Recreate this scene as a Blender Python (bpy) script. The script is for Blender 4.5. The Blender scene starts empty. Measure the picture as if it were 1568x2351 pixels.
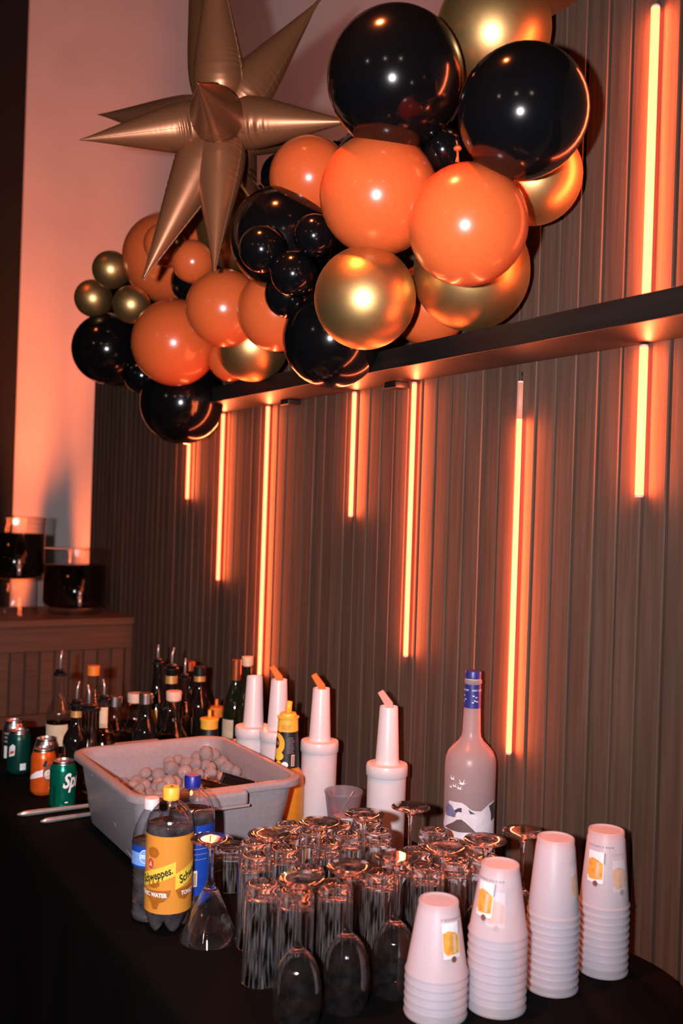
import bpy, bmesh, math, random
from mathutils import Vector, Matrix, Quaternion

random.seed(7)
sc = bpy.context.scene
COL = sc.collection

# ------------------------------------------------------------------ camera
CAM = Vector((0.0, -1.445, 1.53))
ANG = math.radians(31.5)          # the panelled wall recedes to the left at this angle from the view axis
ROLL = math.radians(1.85)
FPX, CX, CY = 2285.0, 784.0, 1175.5
VIEW = Vector((-math.cos(ANG), math.sin(ANG), 0))
RT0 = Vector((math.sin(ANG), math.cos(ANG), 0))
UPZ = Vector((0, 0, 1))
RT = RT0 * math.cos(ROLL) + UPZ * math.sin(ROLL)
UP = UPZ * math.cos(ROLL) - RT0 * math.sin(ROLL)
cd = bpy.data.cameras.new('camera')
cam = bpy.data.objects.new('camera', cd)
COL.objects.link(cam)
rot = Matrix((RT, UP, -VIEW)).transposed()
cam.matrix_world = Matrix.Translation(CAM) @ rot.to_4x4()
cd.sensor_fit = 'VERTICAL'
cd.sensor_height = 36.0
cd.sensor_width = 24.0
cd.lens = 36.0 * FPX / 2351.0
cd.clip_start = 0.05
cd.clip_end = 60
cd.dof.use_dof = True
cd.dof.focus_distance = 2.05
cd.dof.aperture_fstop = 3.2
sc.camera = cam

# ------------------------------------------------------------------ world, lights, exposure
w = bpy.data.worlds.new('World')
sc.world = w
w.use_nodes = True
bgn = w.node_tree.nodes['Background']
bgn.inputs[0].default_value = (1.0, 0.50, 0.34, 1)
bgn.inputs[1].default_value = 0.012

def light(name, kind, loc, energy, color, aim=None, **kw):
    d = bpy.data.lights.new(name, kind)
    d.energy = energy
    d.color = color
    for k, v in kw.items():
        setattr(d, k, v)
    o = bpy.data.objects.new(name, d)
    COL.objects.link(o)
    o.location = loc
    if aim is not None:
        o.rotation_euler = (Vector(aim) - Vector(loc)).to_track_quat('-Z', 'Y').to_euler()
    return o

# the flash on the camera, head to the left of the lens (camera held upright) and tipped upwards
FLASH = CAM - RT * 0.16 + UP * 0.03
light('camera_flash', 'SPOT', FLASH, 285.0, (1.0, 0.92, 0.95), aim=FLASH + VIEW * 2.0 - RT * 0.35 + UP * 0.30,
      spot_size=math.radians(120), spot_blend=1.0, shadow_soft_size=0.022)
# orange event lights: floor cans washing the pale wall, plus unseen orange fill spots
ORANGE = (1.0, 0.19, 0.045)
light('uplight_near_curtain', 'SPOT', (-5.46, -0.075, 0.10), 1250.0, ORANGE, aim=(-5.60, -0.080, 1.9),
      spot_size=math.radians(11.5), spot_blend=0.9, shadow_soft_size=0.02)
light('uplight_near_partition', 'SPOT', (-5.46, 0.27, 0.10), 1250.0, ORANGE, aim=(-5.60, 0.32, 1.9),
      spot_size=math.radians(11.5), spot_blend=0.9, shadow_soft_size=0.02)
light('wide_orange_fill', 'SPOT', (-5.05, -0.02, 0.10), 1300.0, ORANGE, aim=(-5.60, 0.0, 4.2),
      spot_size=math.radians(28), spot_blend=1.0, shadow_soft_size=0.03)  # added lamp: spreads orange over the upper wall beyond the two beams
light('uplight_behind_partition', 'SPOT', (-5.30, 1.40, 0.3), 800.0, ORANGE, aim=(-5.60, 1.40, 3.2),
      spot_size=math.radians(50), spot_blend=1.0, shadow_soft_size=0.06)
light('uplight_behind_partition', 'SPOT', (-5.30, 3.60, 0.3), 2800.0, ORANGE, aim=(-5.60, 3.60, 3.6),
      spot_size=math.radians(60), spot_blend=1.0, shadow_soft_size=0.06)
light('overhead_orange_fill', 'SPOT', (-1.5, -1.2, 4.2), 420.0, ORANGE, aim=(-1.75, -0.58, 0.75),
      spot_size=math.radians(35), spot_blend=0.5, shadow_soft_size=0.10)  # added lamp: turns the tops of things on the table orange
light('overhead_orange_fill', 'SPOT', (-2.7, -2.2, 4.3), 90.0, ORANGE, aim=(-3.9, -0.5, 1.0),
      spot_size=math.radians(36), spot_blend=0.9, shadow_soft_size=0.10)  # added lamp: warms the bar ledge and the left end
# added fill spot high over the far side, brightens the pale wall
light('far_wall_fill', 'SPOT', (-3.4, 2.6, 6.2), 38.0, (1.0, 0.74, 0.76), aim=(-5.6, 2.2, 3.6),
      spot_size=math.radians(90), spot_blend=1.0, shadow_soft_size=0.4)
# dim warm room lamps behind the photographer
for i, p in enumerate([(1.6, -4.2, 2.9), (-0.6, -5.6, 3.0), (3.0, -2.6, 2.9)]):
    light('room_lamp', 'POINT', p, 10.0, (1.0, 0.72, 0.5), shadow_soft_size=0.05)

sc.view_settings.view_transform = 'Standard'
sc.view_settings.look = 'None'
sc.view_settings.gamma = 1.0
sc.view_settings.use_curve_mapping = False
sc.view_settings.exposure = 0.0
cy = sc.cycles
cy.use_denoising = True
cy.max_bounces = 9
cy.transmission_bounces = 9
cy.transparent_max_bounces = 16
cy.use_adaptive_sampling = True
cy.adaptive_threshold = 0.04
cy.glossy_bounces = 4
cy.diffuse_bounces = 2
cy.caustics_reflective = False
cy.caustics_refractive = False
cy.sample_clamp_indirect = 4.0

# ------------------------------------------------------------------ photo geometry -> place
TBL = 0.75
def ray(px, py):
    return VIEW + RT * ((px - CX) / FPX) - UP * ((py - CY) / FPX)
def on_z(px, py, z):
    r = ray(px, py); return CAM + r * ((z - CAM.z) / r.z)
def on_y(px, py, y):
    r = ray(px, py); return CAM + r * ((y - CAM.y) / r.y)
def on_x(px, py, x):
    r = ray(px, py); return CAM + r * ((x - CAM.x) / r.x)
def at_d(px, py, d):
    return CAM + ray(px, py) * d
def depth(p):
    return (Vector(p) - CAM).dot(VIEW)
def facing(p):
    return math.atan2(CAM.y - p[1], CAM.x - p[0])

# ------------------------------------------------------------------ materials
def nmat(name):
    m = bpy.data.materials.new(name); m.use_nodes = True
    nt = m.node_tree
    return m, nt, nt.nodes['Principled BSDF']
def setp(b, **kw):
    names = dict(col='Base Color', rough='Roughness', metal='Metallic', spec='Specular IOR Level', trans='Transmission Weight',
                 ior='IOR', coat='Coat Weight', coatr='Coat Roughness', sss='Subsurface Weight', sheen='Sheen Weight',
                 ecol='Emission Color', estr='Emission Strength', alpha='Alpha')
    for k, v in kw.items():
        i = b.inputs[names[k]]
        if k in ('col', 'ecol'):
            v = tuple(v) + (1,) if len(v) == 3 else v
        i.default_value = v
def noise_bump(nt, b, scale=40.0, strength=0.1, dist=0.002, stretch=(1, 1, 1), detail=3):
    tc = nt.nodes.new('ShaderNodeTexCoord'); mp = nt.nodes.new('ShaderNodeMapping')
    mp.inputs['Scale'].default_value = stretch
    nz = nt.nodes.new('ShaderNodeTexNoise'); nz.inputs['Scale'].default_value = scale; nz.inputs['Detail'].default_value = detail
    bp = nt.nodes.new('ShaderNodeBump'); bp.inputs['Strength'].default_value = strength; bp.inputs['Distance'].default_value = dist
    nt.links.new(tc.outputs['Object'], mp.inputs[0]); nt.links.new(mp.outputs[0], nz.inputs[0])
    nt.links.new(nz.outputs[0], bp.inputs['Height']); nt.links.new(bp.outputs[0], b.inputs['Normal'])
    return nz
def plain(name, col, rough=0.5, metal=0.0, var=0.08, bump=0.0, bscale=60, **kw):
    m, nt, b = nmat(name)
    setp(b, rough=rough, metal=metal, **kw)
    nz = noise_bump(nt, b, bscale, bump, 0.002)
    cr = nt.nodes.new('ShaderNodeValToRGB')
    cr.color_ramp.elements[0].position = 0.3; cr.color_ramp.elements[1].position = 0.7
    cr.color_ramp.elements[0].color = tuple(c * (1 - var) for c in col) + (1,)
    cr.color_ramp.elements[1].color = tuple(min(1, c * (1 + var)) for c in col) + (1,)
    nt.links.new(nz.outputs[0], cr.inputs[0]); nt.links.new(cr.outputs[0], b.inputs['Base Color'])
    return m
def wood(name, c0, c1, rough=0.5, stretch=(30, 30, 1.2), bump=0.25, spec=0.4):
    m, nt, b = nmat(name)
    setp(b, rough=rough, spec=spec)
    tc = nt.nodes.new('ShaderNodeTexCoord'); mp = nt.nodes.new('ShaderNodeMapping'); mp.inputs['Scale'].default_value = stretch
    oi = nt.nodes.new('ShaderNodeObjectInfo')
    ad = nt.nodes.new('ShaderNodeVectorMath'); ad.operation = 'ADD'
    cb = nt.nodes.new('ShaderNodeCombineXYZ')
    ml = nt.nodes.new('ShaderNodeMath'); ml.operation = 'MULTIPLY'; ml.inputs[1].default_value = 37.0
    nt.links.new(oi.outputs['Random'], ml.inputs[0])
    for i in range(3): nt.links.new(ml.outputs[0], cb.inputs[i])
    nt.links.new(tc.outputs['Object'], mp.inputs[0]); nt.links.new(mp.outputs[0], ad.inputs[0]); nt.links.new(cb.outputs[0], ad.inputs[1])
    nz = nt.nodes.new('ShaderNodeTexNoise'); nz.inputs['Scale'].default_value = 3.0; nz.inputs['Detail'].default_value = 6
    nt.links.new(ad.outputs[0], nz.inputs[0])
    cr = nt.nodes.new('ShaderNodeValToRGB')
    cr.color_ramp.elements[0].position = 0.3; cr.color_ramp.elements[1].position = 0.75
    cr.color_ramp.elements[0].color = c0 + (1,); cr.color_ramp.elements[1].color = c1 + (1,)
    nt.links.new(nz.outputs[0], cr.inputs[0])
    hs = nt.nodes.new('ShaderNodeHueSaturation')
    mr = nt.nodes.new('ShaderNodeMapRange'); mr.inputs[3].default_value = 0.86; mr.inputs[4].default_value = 1.14
    nt.links.new(oi.outputs['Random'], mr.inputs[0]); nt.links.new(mr.outputs[0], hs.inputs['Value'])
    nt.links.new(cr.outputs[0], hs.inputs['Color']); nt.links.new(hs.outputs[0], b.inputs['Base Color'])
    bp = nt.nodes.new('ShaderNodeBump'); bp.inputs['Strength'].default_value = bump; bp.inputs['Distance'].default_value = 0.002
    nt.links.new(nz.outputs[0], bp.inputs['Height']); nt.links.new(bp.outputs[0], b.inputs['Normal'])
    return m
def glass(name, col=(1, 1, 1), rough=0.0, ior=1.5, bump=0.0, bscale=120):
    m, nt, b = nmat(name)
    setp(b, col=col, rough=rough, ior=ior, trans=1.0)
    if bump: noise_bump(nt, b, bscale, bump, 0.001)
    return m
def thin_clear(name, tint=(0.95, 0.95, 0.97), clear=0.9, rough=0.06):
    m, nt, b = nmat(name)
    out = nt.nodes['Material Output']
    tr = nt.nodes.new('ShaderNodeBsdfTransparent'); tr.inputs[0].default_value = tint + (1,)
    gl = nt.nodes.new('ShaderNodeBsdfGlossy'); gl.inputs['Roughness'].default_value = rough
    lw = nt.nodes.new('ShaderNodeLayerWeight'); lw.inputs[0].default_value = 0.5
    fr = nt.nodes.new('ShaderNodeMath'); fr.operation = 'POWER'; fr.inputs[1].default_value = 3.5
    nt.links.new(lw.outputs['Facing'], fr.inputs[0])
    ad = nt.nodes.new('ShaderNodeMath'); ad.operation = 'ADD'; ad.inputs[1].default_value = (1 - clear); ad.use_clamp = True
    ms = nt.nodes.new('ShaderNodeMixShader')
    nz = nt.nodes.new('ShaderNodeTexNoise'); nz.inputs['Scale'].default_value = 60
    bp = nt.nodes.new('ShaderNodeBump'); bp.inputs['Strength'].default_value = 0.15; bp.inputs['Distance'].default_value = 0.001
    nt.links.new(nz.outputs[0], bp.inputs['Height']); nt.links.new(bp.outputs[0], gl.inputs['Normal'])
    nt.links.new(fr.outputs[0], ad.inputs[0]); nt.links.new(ad.outputs[0], ms.inputs[0])
    nt.links.new(tr.outputs[0], ms.inputs[1]); nt.links.new(gl.outputs[0], ms.inputs[2])
    nt.links.new(ms.outputs[0], out.inputs[0])
    return m
def frosted(name, col, trl=0.45, clear=0.25, rough=0.4):
    m, nt, b = nmat(name)
    out = nt.nodes['Material Output']
    setp(b, col=col, rough=rough)
    tl = nt.nodes.new('ShaderNodeBsdfTranslucent'); tl.inputs[0].default_value = col + (1,)
    tr = nt.nodes.new('ShaderNodeBsdfTransparent'); tr.inputs[0].default_value = (0.97, 0.97, 1.0, 1)
    m1 = nt.nodes.new('ShaderNodeMixShader'); m1.inputs[0].default_value = trl
    m2 = nt.nodes.new('ShaderNodeMixShader'); m2.inputs[0].default_value = clear
    nt.links.new(b.outputs[0], m1.inputs[1]); nt.links.new(tl.outputs[0], m1.inputs[2])
    nt.links.new(m1.outputs[0], m2.inputs[1]); nt.links.new(tr.outputs[0], m2.inputs[2])
    nt.links.new(m2.outputs[0], out.inputs[0])
    noise_bump(nt, b, 90, 0.06, 0.001)
    return m
def emit(name, col, strength=1.0):
    m, nt, b = nmat(name)
    setp(b, col=(0.25, 0.12, 0.08), rough=0.5, ecol=col, estr=strength)
    return m

M = {}
M['plank'] = wood('brown_painted_plank', (0.071, 0.039, 0.026), (0.112, 0.066, 0.046), 0.72, spec=0.22)
M['plank_gap'] = plain('dark_gap', (0.035, 0.024, 0.018), 0.7)
M['shelf'] = wood('black_stained_wood', (0.006, 0.005, 0.0045), (0.011, 0.009, 0.008), 0.46, (1.0, 25, 25), 0.15)
M['ledge'] = wood('ledge_wood', (0.068, 0.030, 0.014), (0.105, 0.048, 0.023), 0.65, (30, 1.0, 30), 0.2)
M['plaster'] = plain('pale_plaster', (0.60, 0.50, 0.50), 0.9, var=0.05, bump=0.15, bscale=3)
M['curtain'] = plain('black_drape', (0.003, 0.0025, 0.0025), 0.95)
M['floor'] = plain('dark_floor', (0.020, 0.017, 0.016), 0.6, bump=0.1)
M['cloth'] = plain('black_polyester_cloth', (0.0022, 0.0023, 0.0025), 0.8, bump=0.35, bscale=14, spec=0.06)
M['led'] = emit('lit_orange_neon_tube', (1.0, 0.070, 0.027), 13.0)
M['led_dim'] = emit('barely_lit_tube_end', (1.0, 0.42, 0.32), 0.45)
M['led_cap'] = plain('tube_end_cap', (0.75, 0.5, 0.45), 0.4)
def balloon_mat(name, col, rough, metal=0.0, **kw):
    return plain(name, col, rough, metal, var=0.04, bump=0.02, bscale=12, **kw)
M['b_black'] = balloon_mat('black_latex', (0.003, 0.003, 0.0036), 0.14, coat=0.15, coatr=0.05)
M['b_orange'] = balloon_mat('orange_latex', (0.68, 0.118, 0.030), 0.24, coat=0.25, coatr=0.08, sss=0.0)
M['b_gold'] = balloon_mat('gold_chrome_latex', (0.72, 0.44, 0.17), 0.40, 0.96)
M['foil'] = balloon_mat('bronze_foil', (0.31, 0.118, 0.052), 0.38, 0.55)
M['foil_seam'] = balloon_mat('bronze_foil_seam', (0.25, 0.105, 0.052), 0.40, 0.5)

def mixed_glass(name, lo, hi, stretch, film=(0.75, 0.72, 0.75), rough=0.0, ior=1.5, amount=0.5, scale=1.0):
    """glass with a broken pale film: drops on tumblers, added brightness on the rest"""
    m = glass(name, rough=rough, ior=ior)
    nt = m.node_tree; b = nt.nodes['Principled BSDF']; out = nt.nodes['Material Output']
    tc = nt.nodes.new('ShaderNodeTexCoord'); mp = nt.nodes.new('ShaderNodeMapping'); mp.inputs['Scale'].default_value = stretch
    nz = nt.nodes.new('ShaderNodeTexNoise'); nz.inputs['Scale'].default_value = scale; nz.inputs['Detail'].default_value = 4
    mr = nt.nodes.new('ShaderNodeMapRange'); mr.inputs[1].default_value = lo; mr.inputs[2].default_value = hi; mr.inputs[4].default_value = amount
    df = nt.nodes.new('ShaderNodeBsdfDiffuse'); df.inputs[0].default_value = film + (1,)
    tl = nt.nodes.new('ShaderNodeBsdfTranslucent'); tl.inputs[0].default_value = film + (1,)
    m0 = nt.nodes.new('ShaderNodeMixShader'); m0.inputs[0].default_value = 0.5
    m1 = nt.nodes.new('ShaderNodeMixShader')
    nt.links.new(tc.outputs['Object'], mp.inputs[0]); nt.links.new(mp.outputs[0], nz.inputs[0]); nt.links.new(nz.outputs[0], mr.inputs[0])
    nt.links.new(df.outputs[0], m0.inputs[1]); nt.links.new(tl.outputs[0], m0.inputs[2])
    nt.links.new(mr.outputs[0], m1.inputs[0]); nt.links.new(b.outputs[0], m1.inputs[1]); nt.links.new(m0.outputs[0], m1.inputs[2])
    nt.links.new(m1.outputs[0], out.inputs[0])
    return m
M['glass'] = mixed_glass('whitened_clear_glass', 0.2, 0.8, (60, 60, 60), amount=0.028, rough=0.008)  # pale film mixed into the clean glass to brighten it
M['wetglass'] = mixed_glass('clear_wet_glass', 0.42, 0.72, (260, 260, 22), amount=0.26)
M['clear'] = thin_clear('clear_plastic')
M['jar'] = thin_clear('thin_jar_glass', (0.93, 0.93, 0.94), 0.88, 0.03)

M['water'] = mixed_glass('whitened_water', 0.2, 0.8, (40, 40, 40), amount=0.26, ior=1.33)  # pale film stands in for light coming through the drink
M['ice'] = plain('cloudy_ice', (0.90, 0.87, 0.91), 0.05, var=0.04, bump=0.10, bscale=2.5, trans=0.78, ior=1.25)
M['ice_fill'] = frosted('packed_ice', (0.75, 0.74, 0.78), 0.4, 0.05)
M['tub'] = plain('grey_plastic', (0.27, 0.245, 0.262), 0.42, bump=0.06, bscale=120)
M['white_pl'] = plain('white_plastic', (0.62, 0.585, 0.61), 0.38, var=0.02, bump=0.05)
M['cup'] = frosted('frosted_cup_plastic', (0.88, 0.84, 0.89), 0.42, 0.50)
M['cupdark'] = frosted('frosted_cup_grey', (0.45, 0.40, 0.45), 0.45, 0.62)
M['print_white'] = plain('print_white', (0.85, 0.84, 0.86), 0.5)
M['print_orange'] = plain('print_orange', (0.80, 0.36, 0.06), 0.5, var=0.3, bscale=90)
M['print_brown'] = plain('print_brown', (0.20, 0.07, 0.05), 0.5)
M['print_grey'] = plain('print_grey', (0.28, 0.25, 0.30), 0.5)
M['yellow'] = plain('yellow_plastic', (0.85, 0.46, 0.05), 0.4)
M['lemon'] = plain('lemon_print', (0.78, 0.55, 0.06), 0.45)
M['amber_label'] = plain('amber_label', (0.64, 0.255, 0.035), 0.35, var=0.06, bscale=25)
M['amber_dark'] = plain('brown_cocktail_print', (0.36, 0.115, 0.012), 0.4, var=0.15)
M['red'] = plain('red_print', (0.65, 0.06, 0.02), 0.45)
M['blue'] = plain('blue_label', (0.010, 0.050, 0.33), 0.35)
M['bluecap'] = plain('blue_plastic', (0.006, 0.014, 0.22), 0.4)
M['navy'] = plain('navy_print', (0.004, 0.010, 0.055), 0.4)
M['skyblue'] = plain('light_blue_print', (0.16, 0.34, 0.75), 0.4)
M['goose_blue'] = plain('violet_blue_wrap', (0.025, 0.030, 0.20), 0.4)
M['goose'] = frosted('frosted_bottle_glass', (0.52, 0.44, 0.46), 0.5, 0.10, 0.32)
M['snow'] = plain('snow_print', (0.72, 0.68, 0.75), 0.5, var=0.10, bscale=70)
M['rock'] = plain('rock_print', (0.07, 0.06, 0.075), 0.5, var=0.4, bscale=120)
M['mound'] = plain('brown_mound_print', (0.13, 0.085, 0.085), 0.5, var=0.1)
M['lake'] = plain('blue_grey_print', (0.17, 0.17, 0.30), 0.5, var=0.2)
M['black'] = plain('black_plastic', (0.008, 0.008, 0.009), 0.35)
M['black_label'] = plain('black_label', (0.010, 0.009, 0.009), 0.45)
M['steel'] = plain('brushed_steel', (0.60, 0.57, 0.57), 0.30, 0.75, bump=0.03)
M['dark_steel'] = plain('dark_steel', (0.16, 0.15, 0.16), 0.35, 1.0)
M['alu'] = plain('can_aluminium', (0.66, 0.64, 0.66), 0.28, 1.0)
M['green_can'] = plain('green_can_metal', (0.0, 0.17, 0.10), 0.25, 0.55)
M['dkgreen_can'] = plain('dark_green_can_metal', (0.004, 0.055, 0.040), 0.3, 0.4)
M['orange_can'] = plain('orange_can_metal', (0.75, 0.115, 0.012), 0.28, 0.35)
M['dkglass'] = plain('dark_bottle_glass', (0.006, 0.0055, 0.005), 0.06, coat=0.3)
M['greenglass'] = plain('dark_green_bottle_glass', (0.008, 0.012, 0.006), 0.06)
M['amber'] = glass('amber_spirit', (0.55, 0.20, 0.05), 0.0, 1.36)
M['clearspirit'] = glass('clear_spirit', (0.9, 0.88, 0.86), 0.0, 1.36)
M['cream'] = plain('cream_paper', (0.66, 0.49, 0.32), 0.6, var=0.1)
M['cork'] = plain('natural_stopper', (0.70, 0.47, 0.36), 0.6, var=0.1, bump=0.1)
M['gold_band'] = plain('gold_band', (0.60, 0.33, 0.10), 0.4, 0.4)
M['copper'] = plain('copper_foil', (0.50, 0.13, 0.05), 0.3, 0.7)
M['orange_pl'] = plain('orange_plastic', (0.80, 0.22, 0.03), 0.35)
M['amber_spout'] = frosted('amber_spout_plastic', (0.80, 0.32, 0.07), 0.5, 0.12, 0.2)
M['clear_spout'] = frosted('clear_spout_plastic', (0.80, 0.62, 0.56), 0.4, 0.45, 0.15)
M['juice'] = plain('orange_juice', (0.62, 0.22, 0.02), 0.3)
M['green_pl'] = plain('green_plastic', (0.0, 0.12, 0.07), 0.4)
M['liquid'] = plain('black_cola', (0.002, 0.0016, 0.0012), 0.10, spec=0.2)
M['fruit'] = plain('orange_slice', (0.78, 0.26, 0.03), 0.4, var=0.2)
M['cherry'] = plain('red_cherry', (0.40, 0.03, 0.02), 0.25)

# ------------------------------------------------------------------ mesh helpers
def link(o, parent=None):
    COL.objects.link(o)
    if parent is not None: o.parent = parent
    return o
def mesh(name, V, F, mat, parent=None, smooth=True, loc=None, label=None):
    me = bpy.data.meshes.new(name)
    vol = 0.0
    for f in F:
        a = V[f[0]]
        for k in range(1, len(f) - 1):
            b, c = V[f[k]], V[f[k + 1]]
            vol += a[0] * (b[1] * c[2] - b[2] * c[1]) - a[1] * (b[0] * c[2] - b[2] * c[0]) + a[2] * (b[0] * c[1] - b[1] * c[0])
    if vol < 0: F = [tuple(reversed(f)) for f in F]
    me.from_pydata([tuple(v) for v in V], [], F)
    me.materials.append(mat)
    if smooth:
        me.polygons.foreach_set('use_smooth', [True] * len(me.polygons))
    me.update()
    o = bpy.data.objects.new(name, me)
    if loc is not None: o.location = loc
    if label: o['label'] = label
    return link(o, parent)
def tag(o, label, cat, group=None, kind=None):
    o['label'] = label; o['category'] = cat
    if group: o['group'] = group
    if kind: o['kind'] = kind
    return o
def structure(o):
    o['kind'] = 'structure'; return o
def thing(name, loc, label, cat, group=None, rz=0.0):
    o = bpy.data.objects.new(name, None)
    o.empty_display_size = 0.02
    o.location = loc; o.rotation_euler = (0, 0, rz)
    link(o)
    return tag(o, label, cat, group)
def copy_tree(o, parent=None):
    c = o.copy(); link(c)
    c.parent = parent
    for ch in list(o.children): copy_tree(ch, c)
    return c

def lathe_vf(prof, seg=32, closed=False):
    V, F = [], []
    idx = []
    for r, z in prof:
        if r < 1e-6:
            idx.append([len(V)]); V.append((0, 0, z))
        else:
            idx.append(list(range(len(V), len(V) + seg)))
            for k in range(seg):
                a = 2 * math.pi * k / seg
                V.append((r * math.cos(a), r * math.sin(a), z))
    n = len(prof)
    for i in range(n if closed else n - 1):
        A, B = idx[i], idx[(i + 1) % n]
        if len(A) == 1 and len(B) == 1: continue
        for k in range(seg):
            k2 = (k + 1) % seg
            if len(A) == 1: F.append((A[0], B[k2], B[k]))
            elif len(B) == 1: F.append((A[k], A[k2], B[0]))
            else: F.append((A[k], A[k2], B[k2], B[k]))
    return V, F
def lathe(name, prof, mat, parent=None, seg=32, loc=None, label=None, smooth=True, closed=False):
    V, F = lathe_vf(prof, seg, closed)
    o = mesh(name, V, F, mat, parent, smooth, loc, label)
    me = o.data
    if smooth:
        sharp_by_angle(me)
    return o
def sharp_by_angle(me, ang=0.75):
    bm = bmesh.new(); bm.from_mesh(me)
    for e in bm.edges:
        if len(e.link_faces) == 2 and e.calc_face_angle(0) > ang: e.smooth = False
    bm.to_mesh(me); bm.free()
def box_vf(sx, sy, sz, bev=0.0):
    bm = bmesh.new()
    bmesh.ops.create_cube(bm, size=1.0)
    for v in bm.verts: v.co = Vector((v.co.x * sx, v.co.y * sy, v.co.z * sz))
    if bev > 0:
        bmesh.ops.bevel(bm, geom=bm.edges[:], offset=bev, segments=2, affect='EDGES', profile=0.5)
    V = [v.co.copy() for v in bm.verts]; F = [[v.index for v in f.verts] for f in bm.faces]
    bm.verts.index_update()
    bm.free()
    return V, F
def box(name, lo, hi, mat, parent=None, bev=0.0, label=None):
    lo, hi = Vector(lo), Vector(hi)
    V, F = box_vf(*(hi - lo), bev)
    c = (lo + hi) / 2
    return mesh(name, [v + c for v in V], F, mat, parent, False, None, label)
def tube_vf(pts, rad, seg=10, caps=True):
    pts = [Vector(p) for p in pts]
    n = len(pts)
    rad = rad if isinstance(rad, (list, tuple)) else [rad] * n
    V, F = [], []
    prev = None
    for i, p in enumerate(pts):
        t = (pts[min(i + 1, n - 1)] - pts[max(i - 1, 0)]).normalized()
        if prev is None:
            a = Vector((0, 0, 1)) if abs(t.z) < 0.9 else Vector((1, 0, 0))
            x = t.cross(a).normalized()
        else:
            x = (prev - t * prev.dot(t)).normalized()
        prev = x
        y = t.cross(x)
        for k in range(seg):
            a = 2 * math.pi * k / seg
            V.append(p + (x * math.cos(a) + y * math.sin(a)) * rad[i])
    for i in range(n - 1):
        for k in range(seg):
            k2 = (k + 1) % seg
            F.append((i * seg + k, i * seg + k2, (i + 1) * seg + k2, (i + 1) * seg + k))
    if caps:
        F.append(tuple(reversed(range(seg)))); F.append(tuple(range((n - 1) * seg, n * seg)))
    return V, F
def tube(name, pts, rad, mat, parent=None, seg=10, label=None):
    V, F = tube_vf(pts, rad, seg)
    return mesh(name, V, F, mat, parent, True, None, label)
def rr_loop(w, d, rad, n=10):
    pts = []
    for cx, cy_, a0 in ((w / 2 - rad, d / 2 - rad, 0), (-w / 2 + rad, d / 2 - rad, 90), (-w / 2 + rad, -d / 2 + rad, 180), (w / 2 - rad, -d / 2 + rad, 270)):
        for k in range(n + 1):
            a = math.radians(a0 + 90 * k / n)
            pts.append((cx + rad * math.cos(a), cy_ + rad * math.sin(a)))
    return pts
def loops_vf(loops, cap0=True, cap1=True):
    V, F = [], []
    n = len(loops[0])
    for L in loops: V += L
    for i in range(len(loops) - 1):
        for k in range(n):
            k2 = (k + 1) % n
            F.append((i * n + k, i * n + k2, (i + 1) * n + k2, (i + 1) * n + k))
    if cap0: F.append(tuple(reversed(range(n))))
    if cap1: F.append(tuple(range((len(loops) - 1) * n, len(loops) * n)))
    return V, F

# wrapping flat shapes (u to the right, v up, metres) round a lathe: prints and lettering
def wrap_bm(bm, rfun, phi0, z0, lift):
    bmesh.ops.triangulate(bm, faces=bm.faces[:])
    for _ in range(5):
        es = [e for e in bm.edges if e.calc_length() > 0.010]
        if not es: break
        bmesh.ops.subdivide_edges(bm, edges=es, cuts=1)
        bmesh.ops.triangulate(bm, faces=[f for f in bm.faces if len(f.verts) > 3])
    for v in bm.verts:
        u, vv = v.co.x, v.co.y
        r = rfun(z0 + vv)
        a = phi0 + u / r
        rr = r + lift
        v.co = Vector((rr * math.cos(a), rr * math.sin(a), z0 + vv))
def decal(name, polys, r, mat, parent, phi0, z0, lift=0.0006, label=None):
    rfun = r if callable(r) else (lambda z: r)
    bm = bmesh.new()
    for p in polys:
        vs = [bm.verts.new((u, v, 0)) for u, v in p]
        bm.faces.new(vs)
    wrap_bm(bm, rfun, phi0, z0, lift)
    me = bpy.data.meshes.new(name); bm.to_mesh(me); bm.free()
    me.materials.append(mat)
    o = bpy.data.objects.new(name, me)
    if label: o['label'] = label
    return link(o, parent)
def rect(u0, u1, v0, v1, n=1):
    return [(u0 + (u1 - u0) * k / n, v0) for k in range(n + 1)] + [(u1 - (u1 - u0) * k / n, v1) for k in range(n + 1)]
def ell(cu, cv, ru, rv, n=20):
    return [(cu + ru * math.cos(2 * math.pi * k / n), cv + rv * math.sin(2 * math.pi * k / n)) for k in range(n)]
def text_mesh(s, size, shear=0.0, bold=0.0, rot_=0.0, align='CENTER', sx=1.0, spacing=1.0):
    cu = bpy.data.curves.new('txt', 'FONT')
    cu.body = s; cu.size = size; cu.shear = shear; cu.offset = bold; cu.align_x = align; cu.align_y = 'CENTER'
    cu.resolution_u = 3; cu.space_character = spacing
    to = bpy.data.objects.new('txt', cu)
    COL.objects.link(to)
    dg = bpy.context.evaluated_depsgraph_get()
    me = bpy.data.meshes.new_from_object(to.evaluated_get(dg))
    bpy.data.objects.remove(to); bpy.data.curves.remove(cu)
    c, s_ = math.cos(rot_), math.sin(rot_)
    for v in me.vertices:
        x, y = v.co.x * sx, v.co.y
        v.co = (x * c - y * s_, x * s_ + y * c, 0)
    return me
def lettering(name, s, size, r, mat, parent, phi0, z0, u0=0.0, lift=0.0012, **kw):
    rfun = r if callable(r) else (lambda z: r)
    me = text_mesh(s, size, **kw)
    bm = bmesh.new(); bm.from_mesh(me)
    for v in bm.verts: v.co.x += u0
    wrap_bm(bm, rfun, phi0, z0, lift)
    bm.to_mesh(me); bm.free()
    me.materials.clear(); me.materials.append(mat)
    o = bpy.data.objects.new(name, me)
    return link(o, parent)
def flip_check(o):
    return o

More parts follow.
